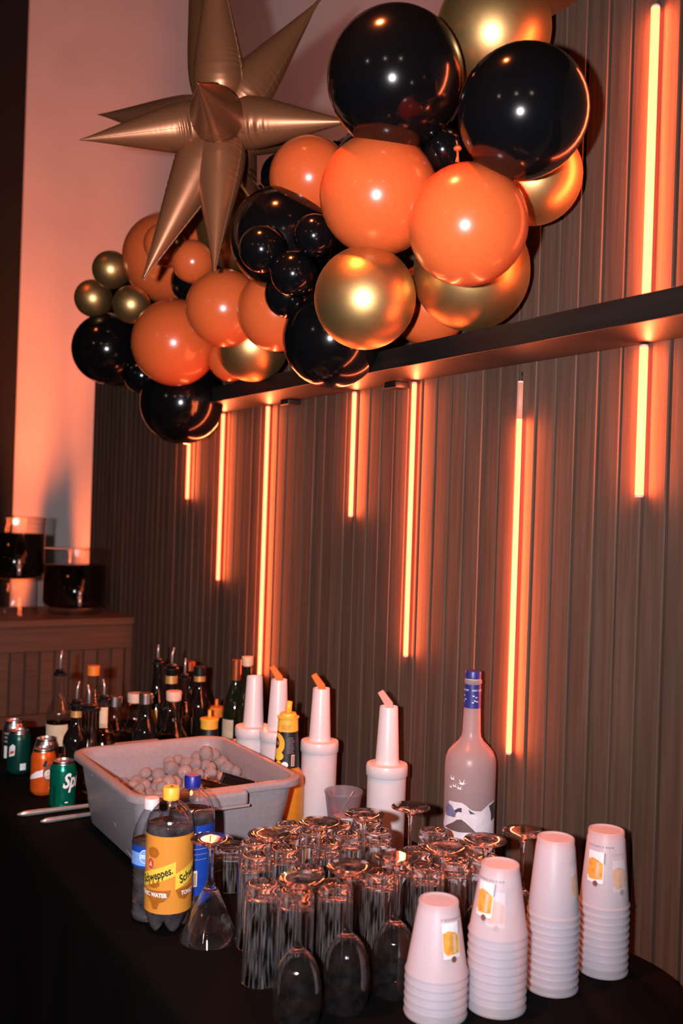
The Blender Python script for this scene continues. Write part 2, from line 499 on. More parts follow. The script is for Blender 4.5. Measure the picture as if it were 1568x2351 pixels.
# ------------------------------------------------------------------ the setting
X_END = on_y(211, 1050, 0).x           # left end of the panelled partition
TOP = on_y(1296, 18, 0).z              # height of the boards
PITCH = 0.0585
structure(box('floor', (-9, -6, -0.05), (3, 5, 0), M['floor']))
wall = structure(box('wall_back', (X_END, 0.010, 0.0), (0.9, 0.055, TOP - 0.002), M['plank_gap']))
pw, pt, bv = 0.0520, 0.014, 0.0022
sec = [(-pw / 2, pt), (-pw / 2, bv), (-pw / 2 + bv, 0), (pw / 2 - bv, 0), (pw / 2, bv), (pw / 2, pt)]
pv, pf = [], []
for z in (0.0, TOP):
    pv += [(x, y, z) for x, y in sec]
for k in range(6):
    k2 = (k + 1) % 6
    pf.append((k, k2, 6 + k2, 6 + k))
pf += [tuple(reversed(range(6))), tuple(range(6, 12))]
first = None
x0 = on_y(1284, 700, 0).x
i0 = int(math.floor((x0 - X_END - pw / 2) / PITCH))
for i in range(-i0, 42):
    x = x0 + PITCH * 0.5 + (i - 1) * PITCH
    if x - pw / 2 < X_END or x + pw / 2 > 0.9: continue
    if first is None:
        first = mesh('plank', pv, pf, M['plank'], wall, False)
        o = first
    else:
        o = first.copy(); link(o, wall)
    o.location = (x, random.uniform(-0.0012, 0.0012), random.uniform(-0.004, 0.004) if i > -99 else 0)

XW = -5.60
yl = on_x(42, 600, XW).y
yl2 = on_x(30, 1100, XW).y
YL = (yl + yl2) / 2
structure(box('wall_far', (XW - 0.1, YL, 0.0), (XW, 6.0, 7.5), M['plaster']))
structure(box('wall_left', (XW - 0.1, -6.0, 0.0), (XW + 0.04, YL, 7.5), M['curtain']))

# ------------------------------------------------------------------ bar ledge (half wall with a counter top)
XF = on_y(306, 1450, 0).x
ZT = on_x(150, 1421, XF).z
ZB = on_x(150, 1494, XF).z
ZP = on_x(150, 1636, XF).z
led = thing('bar_ledge', (XF, 0, 0), 'brown wooden bar ledge with vertical panels carrying two drink dispensers', 'counter')
YE = -1.7
box('counter_top', (-0.52, YE, ZT - 0.03), (0.015, -0.002, ZT), M['ledge'], led, 0.004)
box('fascia_board', (-0.03, YE, ZB), (0.0, -0.002, ZT - 0.03), M['ledge'], led, 0.003)
box('backing', (-0.045, YE, 0), (-0.02, -0.002, ZB + 0.01), M['plank_gap'], led)
box('bottom_rail', (-0.03, YE, ZP - 0.12), (0.0, -0.002, ZP), M['ledge'], led, 0.003)
box('end_stile', (-0.03, -0.030, ZP), (0.0, -0.002, ZB), M['ledge'], led, 0.003)
pV, pF = box_vf(0.012, PITCH - 0.008, ZB - ZP - 0.002, 0.002)
p0 = None
for k in range(28):
    if p0 is None:
        p0 = mesh('panel_board', pV, pF, M['ledge'], led, False); o = p0
    else:
        o = p0.copy(); link(o, led)
    o.location = (-0.016, -0.030 - PITCH * (k + 0.5), (ZB + ZP) / 2)

# ------------------------------------------------------------------ shelf
pb = on_y(1568, 776, 0)
ZS0 = pb.z
ft = on_z(1568, 721, ZS0)
YS = ft.y
ZS1 = on_y(1568, 653.5, YS).z
XS0 = on_z(420, 955, ZS0).x
shelf = thing('wall_shelf', (XS0, 0, ZS0), 'long black wooden shelf along the panelled wall under the balloon garland', 'shelf')
box('board', (0, YS, 0), (0.9 - XS0, -0.001, ZS1 - ZS0), M['shelf'], shelf, 0.002)
for px, py in ((676, 925), (921, 885)):
    p = on_z(px, py - 6, ZS0)
    box('bracket', (p.x - XS0 - 0.026, -0.045, -0.016), (p.x - XS0 + 0.026, -0.001, -0.0005), M['black'], shelf, 0.002)

# ------------------------------------------------------------------ neon tubes on the wall
LED_POWER = 270.0
STRIPS = [
    (436, 940, 430, 1147, 'shortest glowing orange neon tube, leftmost below the black balloon'),
    (514, 948, 499, 1333, 'glowing orange neon tube second from the left under the shelf'),
    (615, 928, 596, 1552, 'long glowing orange neon tube ending behind the white pour bottles'),
    (814, 893, 805, 1187, 'short glowing orange neon tube beside the middle of the shelf underside'),
    (952, 872, 931, 1508, 'glowing orange neon tube between the shelf bracket and the garnish cup'),
    (1195, 875, 1168, 1732, 'longest glowing orange neon tube with an unlit upper end beside the frosted bottle'),
    (1479, 785, 1467, 1142, 'glowing orange neon tube hanging below the right end of the shelf'),
    (1507, 12, 1482, 672, 'glowing orange neon tube standing above the shelf at the right'),
]
for i, (xa, ya, xb, yb, lab) in enumerate(STRIPS):
    a, b_ = on_y(xa, ya, -0.012), on_y(xb, yb, -0.012)
    x = (a.x + b_.x) / 2
    zt, zb = a.z, b_.z
    if i in (1, 2, 3, 4, 6): zt = ZS0 - 0.004
    if i == 0: zt = ZS0 - 0.004
    if i == 7: zb = ZS1 + 0.002
    t = thing('neon_tube', (x, -0.012, zb), lab, 'light', 'neon tubes on the wall')
    h = zt - zb
    rt_ = 0.0082 if i in (6, 7) else 0.0062
    dim = 0.0
    if i == 5:
        dim = a.z - on_y(1191, 962, -0.012).z
    tv, tf = tube_vf([(0, 0, 0.004), (0, 0, h - dim - (0.004 if i != 5 else 0))], rt_, 14)
    mesh('lit_tube', tv, tf, M['led'], t)
    if dim:
        tv, tf = tube_vf([(0, 0, h - dim), (0, 0, h - 0.004)], rt_, 14)
        mesh('unlit_end', tv, tf, M['led_dim'], t, label='pale unlit upper end of the tube')
        tube('lead_wire', [(0, 0.002, h), (0, 0.003, h + 0.02)], 0.0012, M['black'], t, 6)
    tv, tf = tube_vf([(0, 0, 0.0), (0, 0, 0.004)], rt_ + 0.0002, 14)
    mesh('end_cap', tv, tf, M['led_cap'], t)
    tv, tf = tube_vf([(0, 0, h - 0.004), (0, 0, h)], rt_ + 0.0002, 14)
    mesh('end_cap', tv, tf, M['led_cap'], t)
    # the light the tube throws to both sides
    hl = h - dim - 0.01
    for sd in (1, -1):
        lo = light('tube_glow', 'AREA', (x + sd * (rt_ + 0.0012), -0.012, zb + 0.005 + hl / 2), LED_POWER * hl * rt_ * 2, (1.0, 0.175, 0.055), shape='RECTANGLE', size=hl, size_y=rt_ * 2)
        lo.rotation_euler = Matrix((Vector((0, 0, 1)), Vector((0, sd, 0)), Vector((-sd, 0, 0)))).transposed().to_euler()

# ------------------------------------------------------------------ balloons
def balloon_vf():
    prof = [(0, 1.0)]
    for k in range(1, 22):
        th = math.pi * k / 24.0
        r = math.sin(th); z = math.cos(th)
        if z < 0: z *= 1.05
        prof.append((r, z))
    prof += [(0.20, -1.075), (0.10, -1.13), (0.055, -1.17), (0.04, -1.20)]
    return lathe_vf(prof, 40)
BV, BF = balloon_vf()
bmesh_cache, knot_cache = {}, {}
def make_balloon(px, py, rpx, yw, colour, label, neck=None, name='balloon', cat='balloon', sq=1.0):
    c = on_y(px, py, -yw)
    R = rpx * depth(c) / FPX
    t = bpy.data.objects.new(name, None); t.empty_display_size = 0.02
    t.location = c; link(t); tag(t, label, cat, 'balloons of the garland')
    if neck is None:
        f_ = max(0.0, min(1.0, (px - 230) / 950.0))
        core = on_y(300 + 850 * f_, 740 - 420 * f_, -0.20)
        neck = (core - c) + Vector((0, 0.05, 0))
    q = Vector(neck).normalized().to_track_quat('-Z', 'Y')
    t.rotation_mode = 'QUATERNION'; t.rotation_quaternion = q
    t.scale = (R, R, R)
    if colour not in bmesh_cache:
        o = mesh('body', BV, BF, M['b_' + colour], t); bmesh_cache[colour] = o
        kv, kf = lathe_vf([(0.0, -1.26), (0.10, -1.27), (0.125, -1.25), (0.075, -1.22), (0.07, -1.19), (0.045, -1.175), (0, -1.17)], 14)
        k = mesh('knot', kv, kf, M['b_' + colour], t); knot_cache[colour] = k
    else:
        o = bmesh_cache[colour].copy(); link(o, t)
        k = knot_cache[colour].copy(); link(k, t)
    return t
BALLOONS = [
    # px, py, radius px, metres in front of the wall, colour, label
    (1133, 70, 132, 0.16, 'gold', 'large gold chrome balloon at the very top right of the garland'),
    (907, 180, 157, 0.37, 'black', 'biggest glossy black balloon, at the top touched by a foil star tip'),
    (934, 188, 134, 0.17, 'black', 'black balloon mostly hidden behind the biggest black balloon'),
    (1201, 257, 150, 0.31, 'black', 'large black balloon at the right end with a curved orange reflection'),
    (870, 448, 137, 0.35, 'orange', 'large orange balloon under the biggest black balloon'),
    (1074, 517, 138, 0.34, 'orange', 'large orange balloon furthest right, brightest of the orange ones'),
    (712, 408, 94, 0.28, 'orange', 'orange balloon under the right spike of the foil star'),
    (1226, 405, 110, 0.14, 'gold', 'gold balloon peeping out below the right black balloon'),
    (838, 685, 117, 0.36, 'gold', 'large gold chrome balloon hanging in front of the shelf, middle of garland'),
    (1082, 625, 134, 0.16, 'gold', 'gold chrome balloon resting on the shelf below the rightmost orange one'),
    (985, 702, 92, 0.115, 'orange', 'orange balloon wedged behind two gold balloons above the shelf edge'),
    (1018, 345, 48, 0.26, 'black', 'small black balloon in the gap between two big black balloons'),
    (838, 378, 72, 0.19, 'black', 'black balloon almost hidden behind two orange balloons near the star tip'),
    (646, 548, 118, 0.33, 'black', 'large black balloon with small black ones clustered in front of it'),
    (602, 572, 54, 0.455, 'black', 'small black balloon, left of the cluster of small black ones'),
    (722, 541, 49, 0.385, 'black', 'small black balloon, right of the cluster beside the orange balloon'),
    (674, 628, 53, 0.40, 'black', 'small black balloon, lower front of the cluster of small black ones'),
    (661, 676, 54, 0.33, 'black', 'small black balloon lowest in the cluster, half behind another'),
    (762, 777, 114, 0.25, 'black', 'black balloon hanging over the shelf edge below the gold balloon'),
    (515, 708, 89, 0.33, 'orange', 'orange balloon below the lower tip of the foil star'),
    (637, 714, 93, 0.27, 'orange', 'orange balloon left of the black balloon over the shelf edge'),
    (579, 793, 83, 0.21, 'gold', 'gold chrome balloon low on the shelf between orange balloons'),
    (530, 824, 52, 0.20, 'orange', 'small orange balloon at shelf level left of the low gold balloon'),
    (550, 522, 100, 0.20, 'gold', 'gold balloon in shade behind the downward spike of the foil star'),
    (652, 405, 55, 0.19, 'black', 'small black balloon in shade between the star and an orange balloon'),
    (384, 592, 102, 0.28, 'orange', 'large orange balloon at upper left beside three small gold ones'),
    (380, 561, 50, 0.38, 'orange', 'small orange balloon half covered by the lower left star spike'),
    (443, 519, 40, 0.30, 'orange', 'small orange balloon peeking between two downward star spikes'),
    (443, 601, 49, 0.345, 'orange', 'small orange balloon just right of the lower left star tip'),
    (446, 648, 54, 0.25, 'black', 'black balloon showing only a crescent under a small orange one'),
    (255, 619, 43, 0.43, 'gold', 'small gold chrome balloon, topmost of the three'),
    (214, 685, 43, 0.43, 'gold', 'small gold chrome balloon, leftmost of the three'),
    (302, 699, 43, 0.41, 'gold', 'small gold chrome balloon, rightmost of the three'),
    (247, 801, 81, 0.37, 'black', 'black balloon at the far left below three small gold ones'),
    (401, 787, 99, 0.33, 'orange', 'large orange balloon at lower left resting on the lowest black one'),
    (417, 925, 95, 0.22, 'black', 'lowest black balloon of the garland, hanging past the shelf end'),
    (326, 862, 42, 0.27, 'black', 'small black balloon in shade beneath the far left black one'),
]
SPECIAL = {11: (0.35, -0.5, 0.6)}
for i, (px, py, rp, yw, c, lab) in enumerate(BALLOONS):
    make_balloon(px, py, rp, yw, c, lab, SPECIAL.get(i))
# a little pink-orange knot sticking up behind the right orange balloon
kp = on_y(1050, 358, -0.27)
kb = thing('balloon_tie', kp, 'small orange balloon knot poking up between black balloons', 'knot')
tv, tf = tube_vf([(0, 0, -0.012), (0.001, 0, 0.0), (0, 0, 0.010)], [0.0045, 0.0025, 0.003], 8)
mesh('stem', tv, tf, M['b_orange'], kb)
mesh('ring', *lathe_vf([(0.0, 0.010), (0.006, 0.010), (0.0085, 0.014), (0.006, 0.019), (0, 0.017)], 14), M['b_orange'], kb)

# ------------------------------------------------------------------ foil star
STARC = at_d(508, 283, 2.45)
star = thing('foil_star', STARC, 'bronze foil balloon star with many cone spikes at the left of the garland', 'star balloon')
TIPS = [(489, -150, 2.38), (437, -130, 2.72), (733, 0, 2.52), (806, 279, 2.36), (722, 338, 2.74), (492, 622, 2.36),
        (330, 638, 2.40), (184, 321, 2.36), (228, 263, 2.70), (455, 192, 2.08), (590, 470, 2.80), (560, 150, 2.86)]
hubv, hubf = lathe_vf([(0, 0.06)] + [(0.06 * math.sin(math.pi * k / 10), 0.06 * math.cos(math.pi * k / 10)) for k in range(1, 10)] + [(0, -0.06)], 20)
mesh('hub', hubv, hubf, M['foil'], star)
SPROF = [(0.08, 0.30), (0.10, 0.56), (0.13, 0.78), (0.165, 0.92), (0.20, 0.985), (0.235, 1.0), (0.29, 0.975), (0.36, 0.90), (0.43, 0.81), (0.52, 0.685), (0.60, 0.57), (0.70, 0.425), (0.80, 0.285), (0.90, 0.145), (0.96, 0.07), (1.0, 0.03)]
def interp(prof, t):
    for (a, ra), (b, rb) in zip(prof, prof[1:]):
        if t <= b: return ra + (rb - ra) * (t - a) / (b - a)
    return prof[-1][1]
for si, (tx, ty, td) in enumerate(TIPS):
    d = at_d(tx, ty, td) - STARC
    L = d.length
    rmax = 0.064
    roll = random.uniform(0, math.pi)
    seg, nr = 40, 120
    V, F = [], []
    for i in range(nr):
        t = 0.08 + 0.92 * (i / (nr - 1)) ** 1.15
        r0 = interp(SPROF, t) * rmax
        for k in range(seg):
            a = 2 * math.pi * k / seg
            s1 = abs(math.sin((a) / 1.0))            # seams at a = 0 and pi
            near = math.exp(-(s1 / 0.38) ** 2)
            base = math.exp(-((t - 0.27) / 0.13) ** 2)
            r = r0 * (1 + 0.05 * near * base * math.sin(t * L * 420 + si + 1.6 * math.sin(t * 37 + si)) * (0.4 + 0.6 * math.sin(t * 23 + 2 * si + (a > math.pi))) - 0.02 * near)
            V.append((r * math.cos(a) * 1.03, r * math.sin(a) * 0.97, t * L))
    for i in range(nr - 1):
        for k in range(seg):
            k2 = (k + 1) % seg
            F.append((i * seg + k, i * seg + k2, (i + 1) * seg + k2, (i + 1) * seg + k))
    F.append(tuple(reversed(range(seg)))); F.append(tuple(range((nr - 1) * seg, nr * seg)))
    sp = mesh('spike', V, F, M['foil'], star)
    sp.rotation_mode = 'QUATERNION'
    sp.rotation_quaternion = d.to_track_quat('Z', 'Y') @ Quaternion((0, 0, 1), roll)
    for s in (1, -1):
        SV, SF = [], []
        n = 70
        for i in range(n):
            t = 0.15 + 0.86 * i / (n - 1)
            r0 = interp(SPROF, min(t, 1.0)) * rmax
            out = 0.0035 + 0.0012 * math.sin(i * 1.7) * (1 if t < 0.5 else 0.3)
            for yy in (-0.0004, 0.0004):
                SV.append((s * (r0 * 0.98), yy, t * L)); SV.append((s * (r0 * 1.01 + out), yy + 0.0006 * math.sin(i * 2.1), t * L))
        for i in range(n - 1):
            a, b_ = i * 4, (i + 1) * 4
            SF += [(a, a + 1, b_ + 1, b_), (a + 2, b_ + 2, b_ + 3, a + 3), (a + 1, a + 3, b_ + 3, b_ + 1)]
        mesh('seam', SV, SF, M['foil_seam'], sp)
# ribbon ends from the star down to the garland
for (xa, ya, xb, yb) in ((573, 388, 606, 430), (570, 400, 590, 424)):
    a, b_ = at_d(xa, ya, 2.50), at_d(xb, yb, 2.44)
    rb = tube('ribbon', [a - STARC, (a + b_) / 2 - STARC + Vector((0, 0, -0.003)), b_ - STARC], 0.0012, M['foil_seam'], star, 6)

# ------------------------------------------------------------------ table with black cloth
YB, YFR = -0.030, on_z(420, 2320, TBL).y
XR, XL = -1.02, -3.50
W, D = XR - XL, YB - YFR
ctr = Vector(((XR + XL) / 2, (YB + YFR) / 2, 0))
def cloth_loop(off, z, fold, rad=0.20):
    base = rr_loop(W + 2 * off, D + 2 * off, rad + off, 12)
    # resample along the outline
    P = [Vector((x, y, 0)) for x, y in base]
    Ls = [0]
    for a, b_ in zip(P, P[1:] + P[:1]): Ls.append(Ls[-1] + (b_ - a).length)
    n = 360; out = []
    for k in range(n):
        s = Ls[-1] * k / n
        i = max(j for j in range(len(P)) if Ls[j] <= s + 1e-9)
        a, b_ = P[i], P[(i + 1) % len(P)]
        f = (s - Ls[i]) / max(1e-9, Ls[i + 1] - Ls[i])
        p = a.lerp(b_, f)
        tdir = (b_ - a)
        nrm = Vector((tdir.y, -tdir.x, 0)).normalized() if tdir.length > 1e-9 else Vector((0, 0, 0))
        wv = math.sin(s * 21.0) + 0.5 * math.sin(s * 34.0 + 1.3)
        room = -1 if p.y > D / 2 - 0.02 else 1
        p = p + nrm * (fold * wv if room > 0 else min(0.0, -abs(fold) * 0.3))
        out.append((p.x, p.y, z))
    return out
loops = []
for ins, z in ((0.34, TBL), (0.2, TBL), (0.08, TBL), (0.02, TBL)):
    loops.append(cloth_loop(-ins, z, 0.0, 0.36 if ins > 0.3 else max(0.2, ins + 0.02)))
for off, z, f in ((-0.006, TBL - 0.001, 0), (0.004, TBL - 0.006, 0.0), (0.009, TBL - 0.018, 0.0), (0.011, TBL - 0.06, 0.002), (0.013, TBL - 0.16, 0.006),
                  (0.015, TBL - 0.35, 0.011), (0.016, TBL - 0.55, 0.014), (0.017, 0.008, 0.016)):
    loops.append(cloth_loop(off, z, f))
cv, cf = loops_vf(loops, True, False)
cl = mesh('tablecloth', cv, cf, M['cloth'], None, True, ctr)
tag(cl, 'black cloth covering the bar table down to the floor', 'tablecloth')

# ------------------------------------------------------------------ drinkware
def wine_vf():
    o = [(0, 0.221), (0.020, 0.2212), (0.0355, 0.2215), (0.0372, 0.2202), (0.0368, 0.2188), (0.030, 0.2170), (0.016, 0.2130), (0.0075, 0.2070), (0.0045, 0.198),
         (0.0038, 0.180), (0.0036, 0.155), (0.0040, 0.135), (0.0055, 0.124), (0.0062, 0.119), (0.010, 0.1145), (0.018, 0.108), (0.0265, 0.097), (0.0330, 0.082), (0.0365, 0.064),
         (0.0375, 0.048), (0.0368, 0.030), (0.0345, 0.010), (0.0333, 0.0)]
    i = [(0.0326, 0.0), (0.0338, 0.010), (0.0360, 0.030), (0.0367, 0.048), (0.0357, 0.064), (0.0321, 0.082), (0.0255, 0.0965), (0.017, 0.1065), (0.009, 0.1120), (0, 0.1142)]
    return lathe_vf(o + i, 36)
def martini_vf():
    o = [(0, 0.179), (0.020, 0.1795), (0.036, 0.180), (0.0385, 0.1785), (0.037, 0.177), (0.020, 0.1735), (0.009, 0.168), (0.0050, 0.160), (0.0042, 0.140), (0.0050, 0.112),
         (0.0085, 0.096), (0.0125, 0.089), (0.0150, 0.0855), (0.034, 0.044), (0.0535, 0.0)]
    i = [(0.0525, 0.0), (0.033, 0.0435), (0.0135, 0.0845), (0.008, 0.0875), (0, 0.0885)]
    return lathe_vf(o + i, 48)
def tumbler_vf(h=0.162, r0=0.0312, r1=0.0288):
    o = [(0, h - 0.004), (r1 * 0.62, h - 0.003), (r1 * 0.74, h), (r1 * 0.90, h - 0.0005), (r1, h - 0.006), (r1 + 0.001, h - 0.02), (r0 - 0.0005, 0.02), (r0, 0.0)]
    i = [(r0 - 0.0018, 0.0), (r0 - 0.0022, 0.02), (r1 - 0.0022, h - 0.030), (r1 - 0.006, h - 0.0205), (r1 * 0.5, h - 0.0165), (0, h - 0.016)]
    return lathe_vf(o + i, 32)

WINE = [
    (690, 2019, 'upside-down wine glass nearest the front edge of the table'),
    (803, 1990, 'upside-down wine glass in the front row, second from the front edge'),
    (912, 1966, 'upside-down wine glass in the front row beside the shortest cup stack'),
    (1017, 1945, 'upside-down wine glass between the second cup stack and the tumblers'),
    (618, 1914, 'upside-down wine glass beside the tub, left of the back row'),
    (733, 1888, 'upside-down wine glass of the back row in front of the orange juice bottle'),
    (837, 1868, 'upside-down wine glass of the back row below the garnish cup'),
    (943, 1852, 'upside-down wine glass of the back row in front of the rightmost pour bottle'),
    (1114, 1927, 'upside-down wine glass in front of the frosted bottle'),
    (1201, 1908, 'upside-down wine glass by the wall half behind the third cup stack'),
]
wv, wf = wine_vf()
wo = None
placed = []
for px, py, lab in WINE:
    p = on_z(px, py, TBL + 0.221)
    p.z = TBL + 0.0005
    if wo is None:
        wo = mesh('wine_glass', wv, wf, M['glass'], None, True); o = wo
        sharp_by_angle(o.data, 1.2)
    else:
        o = wo.copy(); link(o)
    o.location = p
    tag(o, lab, 'wine glass', 'upturned wine glasses')
    placed.append((p.x, p.y, 0.0378))
mp = on_z(479, 2153, TBL); mp.z = TBL + 0.0005
mo = mesh('martini_glass', *martini_vf(), M['glass'], None, True, mp)
sharp_by_angle(mo.data, 1.2)
tag(mo, 'upside-down cocktail glass with conical bowl beside the yellow tonic bottle', 'cocktail glass')
placed.append((mp.x, mp.y, 0.0545))
TUMB = [(584, 1970), (616, 2006), (672, 2042), (671, 1966), (746, 1946), (832, 1938), (912, 1917), (992, 1908), (771, 2027), (872, 2003), (704, 1992),
        (797, 1977), (980, 1988), (1050, 1977), (950, 1950), (1024, 1932), (851, 1893), (780, 1901), (722, 1908), (662, 1906), (600, 1930), (570, 1940), (1090, 1945), (930, 1972), (1130, 1968)]
TUMB_AT = ['leftmost in the crowd, next to the cocktail glass',
           'at the front left corner of the crowd, left of the nearest wine glass',
           'right behind the foot of the nearest wine glass',
           'just right of the wine glass beside the tub',
           'under the foot of the wine glass before the juice bottle',
           'left of the wine glass below the garnish cup',
           'right of the wine glass below the garnish cup',
           'in front of the left edge of the frosted bottle',
           'left of the second front wine glass stem',
           'between the second and third front wine glasses',
           'in the second row, above the nearest wine glass foot',
           'directly behind the foot of the second front wine glass',
           'between the third and fourth front wine glasses',
           'just left of the top of the second cup stack',
           'left of the fourth front wine glass foot',
           'right behind the foot of the fourth front wine glass',
           'furthest back in the middle, in front of the garnish cup',
           'in the back row, left of the garnish cup',
           'left of the wine glass before the juice bottle',
           'in the back row against the right wall of the tub',
           'behind the wine glass beside the tub',
           'left of the wine glass beside the tub',
           'left of the wine glass before the frosted bottle',
           'directly behind the foot of the third front wine glass',
           'partly behind the top of the second cup stack']
tv, tf = tumbler_vf()
to = None
kept = 0
TP = [list(on_z(px, py, TBL + 0.162)[:2]) for px, py in TUMB]
for it in range(400):
    for i_, a_ in enumerate(TP):
        for (qx, qy, qr) in placed + [(b_[0], b_[1], 0.0318) for j_, b_ in enumerate(TP) if j_ != i_]:
            dx, dy = a_[0] - qx, a_[1] - qy
            dd = math.hypot(dx, dy) or 1e-4; need = qr + 0.0318
            if dd < need:
                a_[0] += dx / dd * (need - dd) * 0.25; a_[1] += dy / dd * (need - dd) * 0.25
for (x, y), (px, py), at_ in zip(TP, TUMB, TUMB_AT):

    q = Vector((x, y, TBL + 0.0005))
    if to is None:
        to = mesh('tumbler', tv, tf, M['wetglass'], None, True); o = to
        sharp_by_angle(o.data, 1.2)
    else:
        o = to.copy(); link(o)
    o.location = q
    tag(o, 'upside-down tumbler ' + at_, 'tumbler', 'upturned tumblers')
    kept += 1
gpos = on_z(527, 2036, TBL); gpos.z = TBL + 0.0005
rg = mesh('rocks_glass', *tumbler_vf(0.086, 0.0365, 0.0340), M['wetglass'], None, True, gpos)
sharp_by_angle(rg.data, 1.2)
tag(rg, 'short upside-down rocks glass between the cocktail glass and the tub', 'rocks glass')

# stacks of frosted plastic cups, upside down
def cup_vf(rr, rb, h):
    th = 0.0006
    o = [(0, h - 0.0025), (rb * 0.80, h - 0.0025), (rb * 0.86, h), (rb * 0.93, h), (rb * 0.96, h - 0.002), (rb * 0.965, h - 0.012), (rb, h - 0.0135)]
    o += [(rr - 0.0012, 0.0065), (rr, 0.0058), (rr + 0.0012, 0.003), (rr, 0.0)]
    i = [(rr - 0.0010, 0.0004), (rr - 0.0018, 0.0066), (rb - th, h - 0.0140), (rb * 0.965 - th, h - 0.0125), (rb * 0.95 - th, h - 0.004), (0, h - 0.004)]
    return lathe_vf(o + i, 40)
def cup_r(rr, rb, h):
    return lambda z: rr - 0.0012 + (rb - rr + 0.0012) * max(0, min(1, (z - 0.0065) / (h - 0.02)))
STACKS = [
    (999, 2324, 0.0490, 0.0330, 0.113, 6, 0.0128, 'the shortest cup stack, nearest the front', 0.62, 0.35),
    (1138, 2308, 0.0470, 0.0320, 0.110, 10, 0.0130, 'the second cup stack from the front', -0.55, -0.36),
    (1265, 2264, 0.0435, 0.0322, 0.127, 11, 0.0122, 'the tallest cup stack, third from the front', 1.3, 0.5),
    (1382, 2225, 0.0430, 0.0322, 0.129, 10, 0.0127, 'the rearmost cup stack by the wall', 0.75, -0.3),
]
cup_cache = {}
for si, (px, py, rr, rb, h, n, dz, where, pu, pstep) in enumerate(STACKS):
    p = on_z(px, py, TBL); p.z = TBL + 0.0005
    key = (rr, rb, h)
    V, F = cup_vf(rr, rb, h)
    rf = cup_r(rr, rb, h)
    body0 = None
    ph = facing(p)
    for k in range(n):
        top = k == n - 1
        ORD = ['lowest', 'second from the bottom', 'third from the bottom', 'fourth from the bottom', 'fifth from the bottom', 'sixth from the bottom', 'seventh from the bottom', 'eighth from the bottom', 'ninth from the bottom', 'tenth from the bottom']
        if top: lab = 'topmost frosted cup of ' + where
        else: lab = 'frosted cup, ' + ORD[k] + ' in ' + where
        c = thing('plastic_cup', (p.x, p.y, p.z + k * dz), lab, 'cup', 'cups of ' + where)
        if body0 is None:
            body0 = mesh('body', V, F, M['cup'], c); sharp_by_angle(body0.data, 0.9)
        else:
            o = body0.copy(); link(o, c)
        # printed picture, seen best on the top cups
        if k >= n - 4:
            up_ = pu + (n - 1 - k) * 0.42 * (1 if si != 0 else 1.6)
            a = ph + up_ if si != 1 else ph - 0.62 + (n - 1 - k) * 0.52
            if si == 3: a = ph - 0.45 + (n - 1 - k) * 1.25
            if si == 2: a = ph + 0.95 + (n - 1 - k) * 0.35
            if si == 2 and top: a = ph + 2.4
            zc = h * 0.55
            pic = decal('print', [rect(-0.016, 0.014, -0.025, 0.027, 3)], rf, M['print_white'], c, a, zc, 0.0004)
            decal('drink_picture', [[(-0.0155, -0.014), (-0.010, -0.020), (0.0125, -0.018), (0.0125, 0.008), (0.004, 0.013), (-0.006, 0.016), (-0.0155, 0.012)]], rf, M['print_orange'], pic, a, zc, 0.0007)
            decal('drink_picture', [rect(0.001, 0.0065, -0.017, 0.010, 1)], rf, M['cream'], pic, a, zc, 0.0008)
            decal('drink_picture', [ell(0.001, -0.026, 0.0045, 0.0048, 14)], rf, M['print_brown'], pic, a, zc, 0.0009)
            decal('grey_edge', [rect(0.0130, 0.0155, 0.008, 0.027, 1)], rf, M['print_grey'], pic, a, zc, 0.0007)  # grey strip printed along the right edge
            marks = []
            for q_ in range(9):
                u = -0.022 + q_ * 0.0052
                marks.append(rect(u, u + random.uniform(0.0022, 0.004), -0.0011, 0.0013, 1))
            decal('small_print', marks, rf, M['print_grey'], pic, a + 0.15, h * 0.83, 0.0005)

# open cup holding garnish by the wall
gp = on_z(789, 1815, TBL + 0.112)
g = thing('garnish_cup', (gp.x, gp.y, TBL + 0.0005), 'open frosted cup holding fruit garnish and picks between white pour bottles', 'cup')
V, F = cup_vf(0.0460, 0.0315, 0.112)
V = [(x, y, 0.112 - z) for x, y, z in V]; F = [tuple(reversed(f)) for f in F]
gb = mesh('body', V, F, M['cupdark'], g); sharp_by_angle(gb.data, 0.9)
def crf(z): return 0.0315 + (0.0448 - 0.0315) * z / 0.112
ph = facing(gp)
pic = decal('print', [rect(-0.014, 0.016, -0.018, 0.020, 3)], crf, M['print_white'], g, ph + 0.25, 0.036, 0.0010)
decal('drink_picture', [ell(0.002, -0.003, 0.012, 0.016, 18)], crf, M['print_orange'], pic, ph + 0.25, 0.036, 0.0013)
for k in range(5):
    a = k * 1.25; zz = 0.012 + 0.009 * k
    rr_ = 0.010
    sl = mesh('fruit_slice', *lathe_vf([(0, -0.003), (0.015, -0.003), (0.0165, 0), (0.015, 0.003), (0, 0.003)], 16), M['fruit'], g)
    sl.location = (rr_ * math.cos(a), rr_ * math.sin(a), zz + 0.006)
    sl.rotation_euler = (0.4 * math.sin(a * 2), 0.4 * math.cos(a), a)
ch = mesh('cherry', *lathe_vf([(0, 0.011)] + [(0.011 * math.sin(math.pi * k / 8), 0.011 * math.cos(math.pi * k / 8)) for k in range(1, 8)] + [(0, -0.011)], 16), M['cherry'], g)
ch.location = (-0.010, -0.016, 0.062)
tube('pick', [(-0.005, -0.010, 0.055), (0.012, 0.020, 0.110)], 0.0011, M['cork'], g, 6)
tube('pick', [(0.012, 0.004, 0.05), (-0.024, -0.024, 0.108)], 0.0011, M['cherry'], g, 6)

